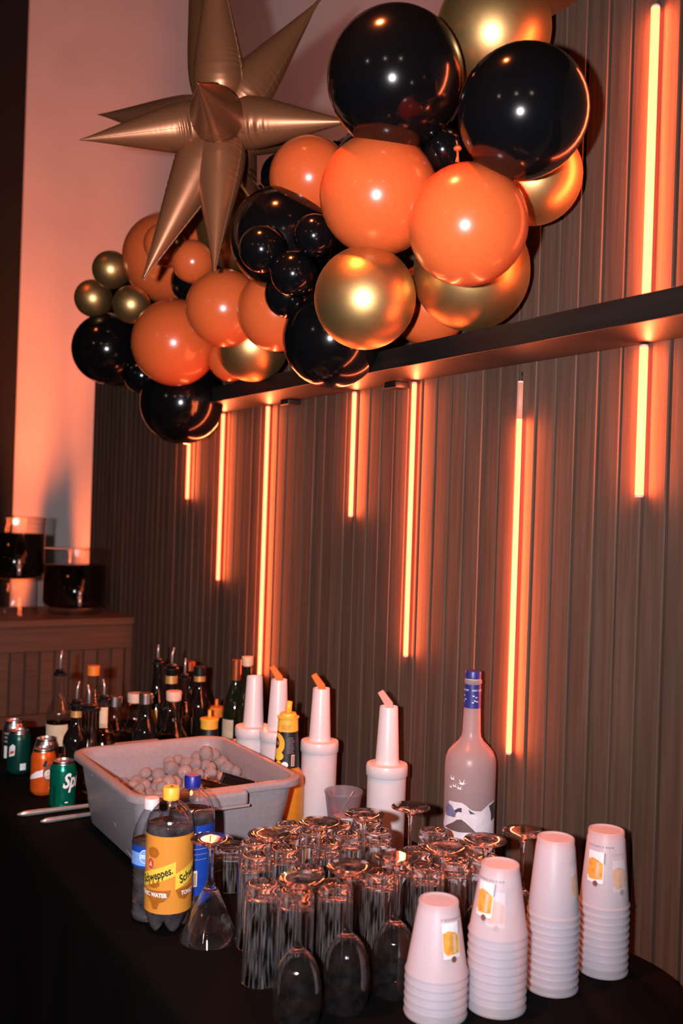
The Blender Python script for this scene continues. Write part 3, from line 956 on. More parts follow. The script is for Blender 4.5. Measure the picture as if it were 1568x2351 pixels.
# ------------------------------------------------------------------ bottles
def ins(prof, t=0.0012, zlo=0.003):
    return prof
def plastic_bottle(name, px, pcap, H, R, label, capmat, fill, cat='bottle'):
    """soda bottle with petal foot; returns (thing, facing angle)"""
    p = on_z(px, pcap, TBL + H)
    t = thing(name, (p.x, p.y, TBL + 0.0005), label, cat)
    h = H - 0.004
    sh = [(R * 0.985, 0.052), (R, 0.060), (R, h * 0.715), (R * 0.97, h * 0.765), (R * 0.875, h * 0.815), (R * 0.68, h * 0.862), (R * 0.47, h * 0.893), (0.0150, h * 0.912), (0.0130, h * 0.92), (0.0130, h * 0.965)]
    # petal foot: five lobes
    seg = 50
    loops = []
    for z, rs, am in ((0.0, 0.70, 0.20), (0.002, 0.76, 0.20), (0.008, 0.86, 0.15), (0.018, 0.94, 0.09), (0.032, 0.985, 0.035), (0.046, 0.985, 0.0)):
        L = []
        for k in range(seg):
            a = 2 * math.pi * k / seg
            lob = abs(math.cos(2.5 * a)) ** 0.7
            r = R * (rs - am * (1 - lob))
            zz = z + (0.022 if z < 0.003 else 0.014 * (1 - z / 0.046)) * (1 - lob) * (1 if z < 0.04 else 0)
            L.append((r * math.cos(a), r * math.sin(a), zz))
        loops.append(L)
    for r, z in sh:
        loops.append([(r * math.cos(2 * math.pi * k / seg), r * math.sin(2 * math.pi * k / seg), z) for k in range(seg)])
    V, F = loops_vf(loops, True, False)
    mesh('body', V, F, M['clear'], t)
    # drink inside
    if fill > 0:
        wl = [[(x * 0.965, y * 0.965, z + 0.0015) for x, y, z in L] for L in loops[:6]]
        zf = h * fill
        for r, z in [s for s in sh if s[1] < zf - 0.004]:
            wl.append([(r * 0.972 * math.cos(2 * math.pi * k / seg), r * 0.972 * math.sin(2 * math.pi * k / seg), z) for k in range(seg)])
        rl = R
        for (a, za), (b_, zb_) in zip(sh, sh[1:]):
            if za <= zf <= zb_: rl = a + (b_ - a) * (zf - za) / (zb_ - za)
        wl.append([(rl * 0.972 * math.cos(2 * math.pi * k / seg), rl * 0.972 * math.sin(2 * math.pi * k / seg), zf) for k in range(seg)])
        mesh('drink', *loops_vf(wl), M['water'], t)
    # cap with ribs
    CV, CF = [], []
    cl_ = []
    for r, z in ((0.0152, h * 0.925), (0.0155, h - 0.002), (0.0138, h + 0.0015)):
        cl_.append([((r + (0.0004 if (k % 2 and z < h) else 0)) * math.cos(2 * math.pi * k / 60), (r + (0.0004 if (k % 2 and z < h) else 0)) * math.sin(2 * math.pi * k / 60), z) for k in range(60)])
    cap = mesh('cap', *loops_vf(cl_), capmat, t)
    sharp_by_angle(cap.data, 0.6)
    tube('cap_ring', [(0.0138 * math.cos(2 * math.pi * k / 24), 0.0138 * math.sin(2 * math.pi * k / 24), h * 0.918) for k in range(25)], 0.0009, capmat, cap, 6)
    return t, facing(p), h

# yellow-label tonic bottle
t, ph, h = plastic_bottle('soda_bottle', 394, 1803, 0.263, 0.0435, 'tonic water bottle with yellow cap and amber label on the front table edge', M['yellow'], 0.745)
R = 0.0437
lab = lathe('paper_label', [(R, 0.040), (R, 0.180)], M['amber_label'], t, 48)
decal('cocktail_print', [[(-0.048, 0.080), (0.0055, 0.084), (0.002, 0.072), (-0.006, 0.064), (-0.016, 0.060), (-0.020, 0.048), (-0.030, 0.048), (-0.034, 0.060), (-0.044, 0.068)]], R, M['amber_dark'], lab, ph, 0.0, 0.0004)
decal('cocktail_print', [[(0.0125, 0.085), (0.050, 0.088), (0.046, 0.072), (0.034, 0.063), (0.020, 0.068)]], R, M['amber_dark'], lab, ph, 0.0, 0.0004)
decal('cocktail_print', [ell(-0.030, 0.094, 0.014, 0.008)], R, M['amber_dark'], lab, ph, 0.0, 0.0004)
decal('cocktail_print', [ell(-0.031, 0.150, 0.012, 0.010)], R, M['amber_dark'], lab, ph, 0.0, 0.0004)
decal('brand_band', [[(-0.062, 0.081), (0.0125, 0.110), (0.0125, 0.1355), (-0.062, 0.1065)]], R, M['lemon'], lab, ph, 0.0, 0.0006)
decal('brand_band', [[(0.0125, 0.0835), (0.066, 0.1045), (0.066, 0.134), (0.0125, 0.113)]], R, M['lemon'], lab, ph, 0.0, 0.0006)
lettering('lettering', 'Schweppes.', 0.0200, R, M['black_label'], lab, ph, 0.1080, -0.0255, 0.0010, shear=0.25, bold=0.0005, rot_=0.37, sx=0.72)
lettering('lettering', 'Schweppes.', 0.0215, R, M['black_label'], lab, ph, 0.1130, 0.0530, 0.0010, shear=0.25, bold=0.0005, rot_=0.37, sx=0.72)
lettering('lettering', 'TONIC WATER', 0.0105, R, M['print_white'], lab, ph, 0.0740, -0.0330, 0.0010, bold=0.0004, sx=0.85)
lettering('lettering', 'TONIC WATER', 0.0105, R, M['print_white'], lab, ph, 0.0760, 0.0550, 0.0010, bold=0.0004, sx=0.85)
decal('crest', [ell(-0.0360, 0, 0.0085, 0.0118)], R, M['cream'], lab, ph, 0.1290, 0.0009)
decal('crest', [ell(-0.0360, 0, 0.0075, 0.0106)], R, M['red'], lab, ph, 0.1290, 0.0012)
decal('crest', [[(-0.0405, -0.004), (-0.0315, -0.004), (-0.036, 0.0060)]], R, M['cream'], lab, ph, 0.1290, 0.0014)
me = text_mesh('S', 0.014, 0.2, 0.0005)
me.materials.append(M['black_label'])
o = bpy.data.objects.new('cap_lettering', me); link(o, t)
o.location = (0, 0, h + 0.0020); o.rotation_euler = (0, 0, ph + math.pi / 2)

# blue-capped bottle behind it
t, ph, h = plastic_bottle('soda_bottle', 443, 1776, 0.268, 0.0445, 'soda bottle with dark blue cap and blue nutrition label beside the ice tub', M['bluecap'], 0.745)
R = 0.0450
lab = lathe('paper_label', [(R, 0.048), (R, 0.180)], M['blue'], t, 48)
decal('dark_stripe', [rect(-0.040, 0.010, 0.0, 0.132, 4)], R, M['navy'], lab, ph, 0.048, 0.0004)
lettering('lettering', 'Nutrition Facts', 0.0115, R, M['cream'], lab, ph, 0.164, 0.0020, 0.0010, bold=0.0004)
decal('fact_lines', [rect(0.000, 0.033, 0.150, 0.1522, 2), rect(0.000, 0.033, 0.136, 0.1365, 2), rect(0.000, 0.033, 0.126, 0.1264, 2), rect(0.0, 0.033, 0.116, 0.1164, 2)], R, M['cream'], lab, ph, 0.0, 0.0008)
lettering('lettering', '0', 0.0090, R, M['print_white'], lab, ph, 0.1435, 0.0300, 0.0010, bold=0.0003)
bars = []
u = -0.008
while u < 0.012:
    wd = random.choice((0.0005, 0.0009, 0.0013)); bars.append(rect(u, u + wd, 0.068, 0.092)); u += wd + random.choice((0.0006, 0.001))
decal('barcode', [rect(-0.010, 0.014, 0.066, 0.096, 2)], R, M['cream'], lab, ph, 0.0, 0.0008)
decal('barcode', bars, R, M['black_label'], lab, ph, 0.0, 0.0011)
# small water bottle with pale cap
p = on_z(349, 1832, TBL + 0.228)
t = thing('water_bottle', (p.x, p.y, TBL + 0.0005), 'small ribbed water bottle with pink-white cap and blue label behind the tonic', 'bottle')
ph = facing(p)
prof = [(0, 0.004), (0.022, 0.0), (0.0305, 0.004), (0.0335, 0.012)]
for k in range(9):
    z = 0.018 + k * 0.0095
    prof += [(0.0338, z), (0.0312, z + 0.0048)]
prof += [(0.0335, 0.106), (0.0335, 0.140), (0.0340, 0.146), (0.0330, 0.160), (0.0285, 0.178), (0.0215, 0.193), (0.0155, 0.203), (0.0125, 0.208), (0.0125, 0.214)]
mesh('body', *lathe_vf(prof, 36), M['clear'], t)
mesh('drink', *lathe_vf([(0, 0.006)] + [(r * 0.965, z + 0.001) for r, z in prof[1:] if z < 0.146] + [(0.0325, 0.150), (0, 0.150)], 36), M['water'], t)
lathe('cap', [(0.0142, 0.209), (0.0145, 0.2255), (0.0130, 0.228), (0, 0.2282)], M['white_pl'], t, 36)
R = 0.0342
lab = lathe('paper_label', [(R, 0.106), (R, 0.146)], M['blue'], t, 40)
decal('pale_wave', [rect(-0.050, 0.030, 0.004, 0.028, 4)], R, M['skyblue'], lab, ph, 0.106, 0.0004)
decal('seal', [ell(-0.010, 0.0, 0.0105, 0.0125)], R, M['print_white'], lab, ph, 0.128, 0.0007)
decal('seal', [ell(-0.010, 0.0, 0.0095, 0.0115)], R, M['skyblue'], lab, ph, 0.128, 0.0010)
lettering('lettering', 'HEALTHY', 0.0036, R, M['print_white'], lab, ph, 0.1295, -0.010, 0.0013, bold=0.0002)
lettering('lettering', 'HYDRATION', 0.0032, R, M['print_white'], lab, ph, 0.1255, -0.010, 0.0013, bold=0.0002)

# white pour bottles
def spout(parent, z, mat, ph):
    # flat bent pouring spout: upright foot, then a tilted blade
    dirx = Vector((math.cos(ph - math.pi / 2), math.sin(ph - math.pi / 2), 0))   # towards the viewer's left
    side = Vector((math.cos(ph), math.sin(ph), 0))
    V, F = [], []
    stations = [((0.0, z - 0.004), (1, 0), 0.0095), ((0.0, z + 0.008), (0.94, -0.34), 0.0098), ((0.009, z + 0.020), (0.80, -0.60), 0.0085), ((0.021, z + 0.037), (0.85, -0.53), 0.0072)]
    for (u, zz), (nu, nz), wd in stations:
        for s1, s2 in ((-1, -1), (1, -1), (1, 1), (-1, 1)):
            q = dirx * (u + s2 * wd * nu) + side * (s1 * wd * 0.6)
            V.append((q.x, q.y, zz + s2 * wd * nz))
    for i in range(3):
        for k in range(4):
            k2 = (k + 1) % 4
            F.append((i * 4 + k, i * 4 + k2, i * 4 + 4 + k2, i * 4 + 4 + k))
    F += [(3, 2, 1, 0), (12, 13, 14, 15)]
    bm = bmesh.new()
    vs = [bm.verts.new(v) for v in V]
    for f in F: bm.faces.new([vs[k] for k in f])
    bmesh.ops.recalc_face_normals(bm, faces=bm.faces[:])
    bmesh.ops.bevel(bm, geom=bm.edges[:], offset=0.0018, segments=2, affect='EDGES', profile=0.5)
    me = bpy.data.meshes.new('spout'); bm.to_mesh(me); bm.free()
    me.materials.append(mat)
    o = bpy.data.objects.new('spout', me)
    return link(o, parent)
POUR = [
    (585, 1553, None, 'white pour bottle without spout, leftmost of the four'),
    (641, 1560, 'amber_spout', 'white pour bottle with amber spout behind the black-labelled juice bottle'),
    (738, 1580, 'amber_spout', 'white pour bottle with orange spout right of the tub'),
    (893, 1622, 'clear_spout', 'white pour bottle with clear spout, rightmost, nearest the frosted bottle'),
]
for px, py, sm, lab in POUR:
    p = on_z(px, py, TBL + 0.335)
    t = thing('pour_bottle', (p.x, p.y, TBL + 0.0005), lab, 'bottle', 'white pour bottles')
    lathe('body', [(0, 0.002), (0.038, 0.0), (0.0425, 0.003), (0.0440, 0.010), (0.0450, 0.182), (0.040, 0.186), (0, 0.186)], M['white_pl'], t, 40)
    lathe('collar', [(0.0465, 0.176), (0.0480, 0.178), (0.0482, 0.198), (0.0465, 0.2030), (0.030, 0.2045), (0, 0.2045)], M['white_pl'], t, 40)
    nk = lathe('neck', [(0.0300, 0.2040), (0.0280, 0.2065), (0.0270, 0.213), (0.0212, 0.333), (0.0205, 0.335), (0.0190, 0.334), (0.0190, 0.325), (0, 0.325)], M['white_pl'], t, 32)
    if sm: spout(nk, 0.332, M[sm], facing(p))

# black-labelled juice bottle with yellow spout cap
p = on_y(662, 1636, -(1.445 - 1.195)); H = p.z - TBL
t = thing('juice_bottle', (p.x, p.y, TBL + 0.0005), 'orange juice mixer bottle with black label and yellow spout cap behind the tub', 'bottle')
ph = facing(p)
def jr(z):
    z1, z2 = H - 0.135, H - 0.012
    return 0.0310 + (0.0232 - 0.0310) * max(0, min(1, (z - z1) / (z2 - z1)))
lathe('body', [(0, 0.002), (0.040, 0.0), (0.0445, 0.004), (0.0455, 0.012), (0.0455, H - 0.175), (0.0440, H - 0.160), (0.0390, H - 0.147), (0.0320, H - 0.138), (0.0308, H - 0.135), (0.0230, H - 0.012), (0.019, H - 0.010), (0, H - 0.010)], M['juice'], t, 40)
sleeve = lathe('label_sleeve', [(jr(z) + 0.0006, z) for z in (H - 0.132, H - 0.10, H - 0.07, H - 0.044)], M['black_label'], t, 40)
decal('yellow_print', [ell(-0.0265, 0.0, 0.020, 0.026)], jr, M['yellow'], sleeve, ph, H - 0.074, 0.0010)
decal('yellow_print', [ell(-0.0305, 0.0, 0.0095, 0.014)], jr, M['black_label'], sleeve, ph, H - 0.073, 0.0013)
decal('yellow_print', [ell(-0.024, 0, 0.0155, 0.0115)], jr, M['lemon'], sleeve, ph, H - 0.103, 0.0010)
decal('yellow_print', [ell(-0.022, 0, 0.008, 0.006), ell(-0.0205, 0.078, 0.004, 0.003)], jr, M['yellow'], sleeve, ph, H - 0.121, 0.0010)
lines = []
for k in range(11):
    lines.append(rect(0.000 + (0.002 if k == 0 else 0), 0.019 - random.uniform(0, 0.005), H - 0.058 - k * 0.0037, H - 0.0571 - k * 0.0037))
decal('small_print', lines, jr, M['print_grey'], sleeve, ph, 0.0, 0.0010)
decal('barcode', [rect(0.0105, 0.0195, H - 0.127, H - 0.099)], jr, M['cork'], sleeve, ph, 0.0, 0.0010)
decal('barcode', [rect(0.0120, 0.0180, H - 0.125 + k * 0.0024, H - 0.1240 + k * 0.0024) for k in range(10)], jr, M['black_label'], sleeve, ph, 0.0, 0.0013)
decal('round_mark', [ell(-0.005, 0, 0.0085, 0.0075)], jr, M['print_white'], sleeve, ph, H - 0.1235, 0.0009)
ct = lathe('cap', [(jr(H - 0.044) + 0.0010, H - 0.044), (jr(H - 0.02) + 0.0012, H - 0.014), (0.0275, H - 0.012), (0.0275, H - 0.009), (0.021, H - 0.007), (0.020, H - 0.002), (0.0185, H), (0, H)], M['yellow'], t, 36)
decal('small_print', [rect(-0.015, 0.006, H - 0.028 - k * 0.0032, H - 0.0268 - k * 0.0032) for k in range(4)], jr, M['amber_dark'], ct, ph, 0.0, 0.0030)
q = Vector((math.cos(ph - math.pi / 2), math.sin(ph - math.pi / 2), 0))
tube('cap_spout', [(0, 0, H - 0.001), tuple(-q * 0.001 + Vector((0, 0, H + 0.014))), tuple(-q * 0.003 + Vector((0, 0, H + 0.028)))], [0.0085, 0.0078, 0.0066], M['yellow'], ct, 12)

# tall frosted bottle by the wall
p = on_y(1087, 1540, -0.085); H = p.z - TBL
t = thing('frosted_bottle', (p.x, p.y, TBL + 0.0005), 'tall frosted spirit bottle with blue neck wrap, birds and snowy mountains', 'bottle')
ph = facing(p)
RG = 0.0545
lathe('body', [(0, 0.003), (0.046, 0.0), (0.0520, 0.003), (RG, 0.012), (RG, H - 0.200), (RG * 0.975, H - 0.185), (RG * 0.88, H - 0.172), (RG * 0.70, H - 0.160), (RG * 0.50, H - 0.150), (0.0212, H - 0.140), (0.0196, H - 0.128),
     (0.0178, H - 0.075), (0.0172, H - 0.028), (0.0190, H - 0.026), (0.0190, H - 0.019), (0.0165, H - 0.018)], M['goose'], t, 48)
nw = lathe('neck_wrap', [(0.0184, H - 0.078), (0.0178, H - 0.028)], M['goose_blue'], t, 36)
lathe('cap', [(0.0165, H - 0.0165), (0.0173, H - 0.016), (0.0173, H - 0.002), (0.0165, H), (0, H)], M['goose_blue'], t, 48)
lathe('seal_band', [(0.0166, H - 0.0185), (0.0168, H - 0.0165)], M['cream'], t, 36)
lettering('lettering', 'GREY GOOSE', 0.0052, 0.0182, M['print_white'], nw, ph + 0.75, H - 0.040, 0, 0.0006)
lettering('lettering', 'GREY GOOSE', 0.0052, 0.0182, M['print_white'], nw, ph - 1.35, H - 0.040, 0, 0.0006)
def bird(u, v, s, m=1):
    pts = [(-1.0, 0.35), (-0.35, 0.05), (-0.55, 1.1), (-0.15, 0.25), (0.15, 0.15), (0.75, 0.95), (0.45, 0.05), (0.95, -0.05), (0.35, -0.22), (-0.25, -0.25)]
    return [(u + m * a * s, v + b_ * s) for a, b_ in (pts if m > 0 else reversed(pts))]
def flock(du, s):
    return [bird(-0.030 + du, 0.010, 0.0062 * s), bird(-0.006 + du, 0.004, 0.0070 * s, -1), bird(-0.024 + du, -0.004, 0.0052 * s), bird(-0.034 + du, -0.008, 0.0045 * s), bird(-0.012 + du, -0.007, 0.0055 * s)]
body = t.children[0]
decal('bird_print', flock(-0.010, 1.35), RG, M['print_white'], body, ph, H - 0.233, 0.0006)
decal('bird_print', [bird(u, v, 0.0034, m) for u, v, m in ((0.002, 0.004, 1), (0.008, 0.001, -1), (0.005, -0.006, 1), (0.001, -0.010, -1), (0.010, -0.008, 1))], 0.0183, M['print_white'], nw, ph, H - 0.056, 0.0006)
decal('bird_print', [bird(u, v, 0.0034, m) for u, v, m in ((-0.020, 0.004, 1), (-0.016, -0.004, -1), (-0.022, -0.008, 1))], 0.0183, M['print_white'], nw, ph, H - 0.056, 0.0006)
zt = lambda y: -(y - 1537) * 0.000934
pxu = lambda x: (x - 1082) * 0.000934
def ang(x):   # photo x -> arc length on the bottle
    s_ = max(-0.98, min(0.98, pxu(x) / RG)); return RG * math.asin(s_)
snow = [(1038, 1826), (1066, 1825), (1076, 1830), (1085, 1838), (1096, 1841), (1109, 1842), (1118, 1834), (1126, 1827), (1136, 1823), (1139, 1915), (1052, 1915), (1038, 1900), (1030, 1893), (1026, 1885), (1040, 1889), (1060, 1888), (1086, 1889), (1106, 1896), (1098, 1884), (1084, 1868), (1072, 1864), (1060, 1850), (1046, 1836)]
decal('mountain_print', [[(ang(x), zt(y)) for x, y in reversed(snow)]], RG, M['snow'], body, ph, H, 0.0006)
rocks = [[(1050, 1845), (1058, 1838), (1066, 1836), (1066, 1846), (1058, 1846), (1054, 1850)], [(1080, 1838), (1092, 1845), (1096, 1848), (1085, 1848)], [(1125, 1832), (1137, 1826), (1138, 1862), (1131, 1868), (1130, 1850)]]
decal('mountain_print', [[(ang(x), zt(y)) for x, y in reversed(r_)] for r_ in rocks], RG, M['rock'], body, ph, H, 0.0009)
md = [(1030, 1888), (1048, 1872), (1056, 1864), (1066, 1862), (1076, 1868), (1090, 1880), (1096, 1886), (1106, 1896), (1098, 1896), (1088, 1889), (1060, 1891), (1040, 1890)]
decal('mountain_print', [[(ang(x), zt(y)) for x, y in reversed(md)]], RG, M['mound'], body, ph, H, 0.0009)
decal('mountain_print', [[(ang(x), zt(y)) for x, y in reversed([(1036, 1832), (1044, 1836), (1054, 1850), (1052, 1860), (1032, 1862), (1030, 1846)])]], RG, M['lake'], body, ph, H, 0.0007)

# spirit bottles crowded behind the tub
def spirit(px, ptop, H, kind, mat, label, name='spirit_bottle', top='pourer', Htop=None, liquid=None, band=None, capmat=None, labelmat=None, labz=(0.05, 0.12), R=0.037, neckR=0.0135):
    """H = height of the glass mouth above the table; ptop = photo row of that mouth"""
    p = on_z(px, ptop, TBL + H)
    t = thing(name, (p.x, p.y, TBL + 0.0005), label, 'bottle', 'spirit bottles behind the tub')
    if kind == 'slim':
        pr = [(R, 0.008), (R, H * 0.60), (R * 0.93, H * 0.66), (R * 0.62, H * 0.74), (neckR * 1.15, H * 0.79), (neckR, H * 0.84), (neckR, H * 0.965), (neckR * 1.12, H * 0.97), (neckR * 1.12, H)]
    elif kind == 'wine':
        pr = [(R, 0.008), (R, H * 0.50), (R * 0.94, H * 0.57), (R * 0.72, H * 0.66), (R * 0.50, H * 0.74), (neckR * 1.1, H * 0.82), (neckR, H * 0.90), (neckR, H)]
    elif kind == 'cone':
        pr = [(R * 1.15, 0.008), (R * 1.12, H * 0.42), (R * 0.98, H * 0.55), (R * 0.68, H * 0.68), (neckR * 1.1, H * 0.78), (neckR, H * 0.84), (neckR * 1.05, H)]
    else:  # decanter
        pr = [(R * 1.25, 0.008), (R * 1.28, H * 0.50), (R * 1.18, H * 0.58), (R * 0.82, H * 0.66), (neckR * 1.5, H * 0.735), (neckR * 1.15, H * 0.80), (neckR * 1.15, H * 0.95), (neckR * 1.4, H * 0.96), (neckR * 1.4, H)]
    prof = [(0, 0.003), (pr[0][0] * 0.85, 0.0), (pr[0][0] * 0.97, 0.003)] + pr
    if mat == 'clear':
        body = lathe('body', prof, M['jar'], t, 28)
    else:
        body = lathe('body', prof + [(0, H)], M[mat], t, 28)
    if liquid:
        lm, fr = liquid
        lp = [(0, 0.005)] + [(r * 0.95, z + 0.003) for r, z in pr if z < H * fr]
        lp += [(lp[-1][0] * 0.985, H * fr), (0, H * fr)]
        mesh('spirit', *lathe_vf(lp, 28), M[lm], t)
    ph_ = facing(p)
    if labelmat:
        rl = pr[1][0] + 0.0004
        decal('paper_label', [rect(-rl * 0.95, rl * 0.95, labz[0], labz[1], 6)], rl, M[labelmat], t, ph_ - 0.2, 0.0, 0.0006)
    if band:
        lathe('neck_band', [(neckR * 1.13, H * 0.88), (neckR * 1.13, H * 0.955)], M[band], t, 20)
    if top == 'pourer':
        c = lathe('pourer_stopper', [(neckR * 0.9, H), (neckR * 1.35, H + 0.002), (neckR * 1.4, H + 0.008), (neckR * 0.8, H + 0.012), (neckR * 1.1, H + 0.015), (neckR * 0.6, H + 0.02), (0, H + 0.02)], M['black'], t, 18)
        ht = Htop or 0.045
        lean = random.uniform(-0.004, 0.004)
        tube('pourer_tip', [(0, 0, H + 0.018), (lean * 0.5, 0, H + 0.018 + ht * 0.6), (lean, lean, H + 0.018 + ht)], [0.0042, 0.0036, 0.0028], M['steel'], c, 10)
    elif top == 'cork':
        lathe('stopper', [(neckR * 1.15, H - 0.002), (neckR * 1.2, H), (neckR * 1.45, H + 0.001), (neckR * 1.55, H + 0.022), (neckR * 1.45, H + 0.026), (0, H + 0.026)], M[capmat or 'cork'], t, 24)
    elif top == 'cap':
        lathe('cap', [(neckR * 1.18, H - 0.018), (neckR * 1.22, H + 0.008), (neckR * 1.1, H + 0.010), (0, H + 0.010)], M[capmat or 'black'], t, 24)
    elif top == 'foil':
        lathe('foil_capsule', [(neckR * 1.12, H - 0.062), (neckR * 1.08, H + 0.002), (0, H + 0.003)], M[capmat or 'copper'], t, 24)
    return t
spirit(138, 1552, 0.284, 'slim', 'clear', 'tall clear spirit bottle with cream label and long steel pourer, far left', liquid=('clearspirit', 0.55), labelmat='cream', labz=(0.09, 0.15), R=0.036, Htop=0.055)
spirit(215, 1536, 0.300, 'slim', 'clear', 'clear bottle with round orange stopper standing behind the pourers', top='cap', capmat='orange_pl', liquid=('amber', 0.6), R=0.036, neckR=0.015)
spirit(264, 1606, 0.230, 'slim', 'clear', 'bottle with silver cap half hidden behind the cream-striped bottle', top='cap', capmat='alu', liquid=('amber', 0.55), R=0.036, neckR=0.017)
spirit(335, 1600, 0.250, 'slim', 'dkglass', 'bottle with dull silver cap behind the left cork-stoppered decanter', top='cap', capmat='alu', R=0.036, neckR=0.016)
spirit(176, 1622, 0.234, 'slim', 'dkglass', 'dark bottle with gold neck band and thin pourer, second from left', band='gold_band', R=0.034, Htop=0.050)
spirit(204, 1632, 0.235, 'cone', 'clear', 'clear bottle with steel pourer between the banded and cream-striped ones', liquid=('amber', 0.5), R=0.034, neckR=0.019, Htop=0.050)
t = spirit(239, 1612, 0.238, 'cone', 'clear', 'amber bottle with a cream strip down its neck and a pourer', liquid=('amber', 0.66), R=0.036, Htop=0.044)
decal('neck_strip', [rect(-0.011, 0.011, 0.170, 0.226, 2)], lambda z: 0.0150, M['cream'], t, facing(t.location), 0.0, 0.0014)
spirit(362, 1526, 0.300, 'wine', 'dkglass', 'black bottle with yellow label and bent pourer, behind the cork decanters', R=0.037, labelmat='yellow', labz=(0.10, 0.17), Htop=0.042)
spirit(436, 1526, 0.287, 'wine', 'dkglass', 'dark bottle with flat copper cap standing at the back', top='cap', capmat='copper', R=0.037, neckR=0.015)
spirit(394, 1540, 0.301, 'slim', 'dkglass', 'black bottle with gold neck band and tall pourer above the right cork decanter', band='gold_band', R=0.038, neckR=0.016, Htop=0.050)
spirit(459, 1538, 0.285, 'slim', 'dkglass', 'black bottle with gold neck band and black screw cap', top='cap', band='gold_band', R=0.038, neckR=0.016)
spirit(424, 1562, 0.263, 'slim', 'clear', 'clear bottle with short pourer squeezed between two gold-banded black bottles', liquid=('clearspirit', 0.6), R=0.032, Htop=0.048)
spirit(310, 1612, 0.211, 'decanter', 'clear', 'wide whiskey decanter with pale cork stopper, left of two', top='cork', liquid=('amber', 0.60), R=0.036, neckR=0.0145)
spirit(399, 1608, 0.233, 'decanter', 'clear', 'wide whiskey decanter with pink-lit cork stopper, right of two', top='cork', liquid=('amber', 0.60), R=0.036, neckR=0.0145)
spirit(568, 1528, 0.315, 'wine', 'greenglass', 'dark wine bottle with pale stopper behind the copper-topped one', top='cork', capmat='cream', R=0.037, neckR=0.0115)
spirit(543, 1517, 0.318, 'wine', 'greenglass', 'dark green wine bottle with copper foil and white label', top='foil', R=0.039, labelmat='cream', labz=(0.06, 0.145))
def squeeze(px, py, yb, mat, capmat, label):
    p = on_y(px, py, yb); H = p.z - TBL
    t = thing('mixer_bottle', (p.x, p.y, TBL + 0.0005), label, 'bottle', 'mixer bottles behind the tub')
    lathe('body', [(0, 0.002), (0.036, 0.0), (0.039, 0.006), (0.039, H - 0.12), (0.030, H - 0.09), (0.024, H - 0.018), (0, H - 0.018)], M[mat], t, 28)
    c = lathe('cap', [(0.0250, H - 0.03), (0.0255, H - 0.008), (0.0275, H - 0.007), (0.0275, H - 0.002), (0.020, H), (0, H)], M[capmat], t, 28)
    tube('cap_spout', [(0, 0, H - 0.001), (0, 0, H + 0.022)], [0.006, 0.0048], M[capmat], c, 10)
squeeze(481, 1648, -0.250, 'black_label', 'yellow', 'dark mixer bottle with yellow spout cap behind the tub rim')
squeeze(457, 1645, -0.135, 'dkglass', 'green_pl', 'dark mixer bottle with green spout cap behind the yellow-capped one')
squeeze(497, 1622, -0.165, 'dkglass', 'orange_pl', 'dark mixer bottle with orange spout cap beside the wine bottles')
p = on_y(547, 1699, -0.235); ZJ = p.z - TBL - 0.182
t = thing('jar', (p.x, p.y, TBL + 0.0005), 'small jar whose orange lid shows above the back rim of the tub', 'jar')
lathe('body', [(0, 0.002), (0.028, 0.0), (0.031, 0.004), (0.031, ZJ + 0.155), (0.024, ZJ + 0.165), (0, ZJ + 0.165)], M['juice'], t, 24)
lathe('lid', [(0.0165, ZJ + 0.163), (0.0170, ZJ + 0.180), (0.0155, ZJ + 0.182), (0, ZJ + 0.182)], M['cork'], t, 24)

# soda cans
def can(px, py, mat, label):
    H = 0.122
    p = on_z(px, py, TBL + H)
    t = thing('soda_can', (p.x, p.y, TBL + 0.0005), label, 'can', 'soda cans left of the tub')
    lathe('body', [(0, 0.004), (0.021, 0.004), (0.0245, 0.0), (0.0270, 0.002), (0.0325, 0.010), (0.0330, 0.014), (0.0330, 0.098), (0.0318, 0.104), (0.0275, 0.1150)], M[mat], t, 40)
    l = lathe('lid', [(0.0278, 0.1146), (0.0268, 0.1185), (0.0274, 0.1205), (0.0268, 0.122), (0.0255, 0.1215), (0.0238, 0.1165), (0, 0.1168)], M['alu'], t, 40)
    tb = mesh('tab', *box_vf(0.0115, 0.021, 0.0012, 0.0005), M['steel'], l, False)
    tb.location = (0, 0.004, 0.1185); tb.rotation_euler = (0.06, 0, facing(p) + 1.2)
    return t, facing(p)
t, ph = can(33, 1653, 'alu', 'silver soda can at the far left rear of the cans')
decal('print', [rect(-0.030, -0.006, 0.014, 0.05, 2)], 0.0330, M['print_white'], t, ph, 0.0, 0.0005)
decal('print', [rect(-0.030, -0.002, 0.060 + k * 0.012, 0.066 + k * 0.012, 2) for k in range(3)], 0.0330, M['print_grey'], t, ph, 0.0, 0.0005)
t, ph = can(45, 1676, 'dkgreen_can', 'dark green soda can in front of the silver one')
decal('print', [rect(0.004, 0.021, 0.013, 0.032, 2)], 0.0330, M['print_white'], t, ph, 0.0, 0.0005)
decal('print', [[(-0.030, 0.050), (-0.012, 0.056), (-0.010, 0.082), (-0.018, 0.088), (-0.030, 0.078)]], 0.0330, M['print_white'], t, ph, 0.0, 0.0005)
decal('print', [[(-0.027, 0.058), (-0.014, 0.062), (-0.013, 0.070), (-0.026, 0.066)]], 0.0330, M['red'], t, ph, 0.0, 0.0008)
t, ph = can(107, 1694, 'alu', 'silver-topped soda can hidden behind the orange can')
t, ph = can(101, 1717, 'orange_can', 'orange soda can with white swoosh and round brown emblem')
decal('swoosh_print', [[(-0.048, 0.040), (-0.006, 0.054), (0.002, 0.054), (0.002, 0.072), (-0.018, 0.066), (-0.040, 0.052)]], 0.0330, M['print_white'], t, ph, 0.0, 0.0005)
decal('emblem', [ell(0.016, 0.062, 0.017, 0.024)], 0.0330, M['print_brown'], t, ph, 0.0, 0.0009)
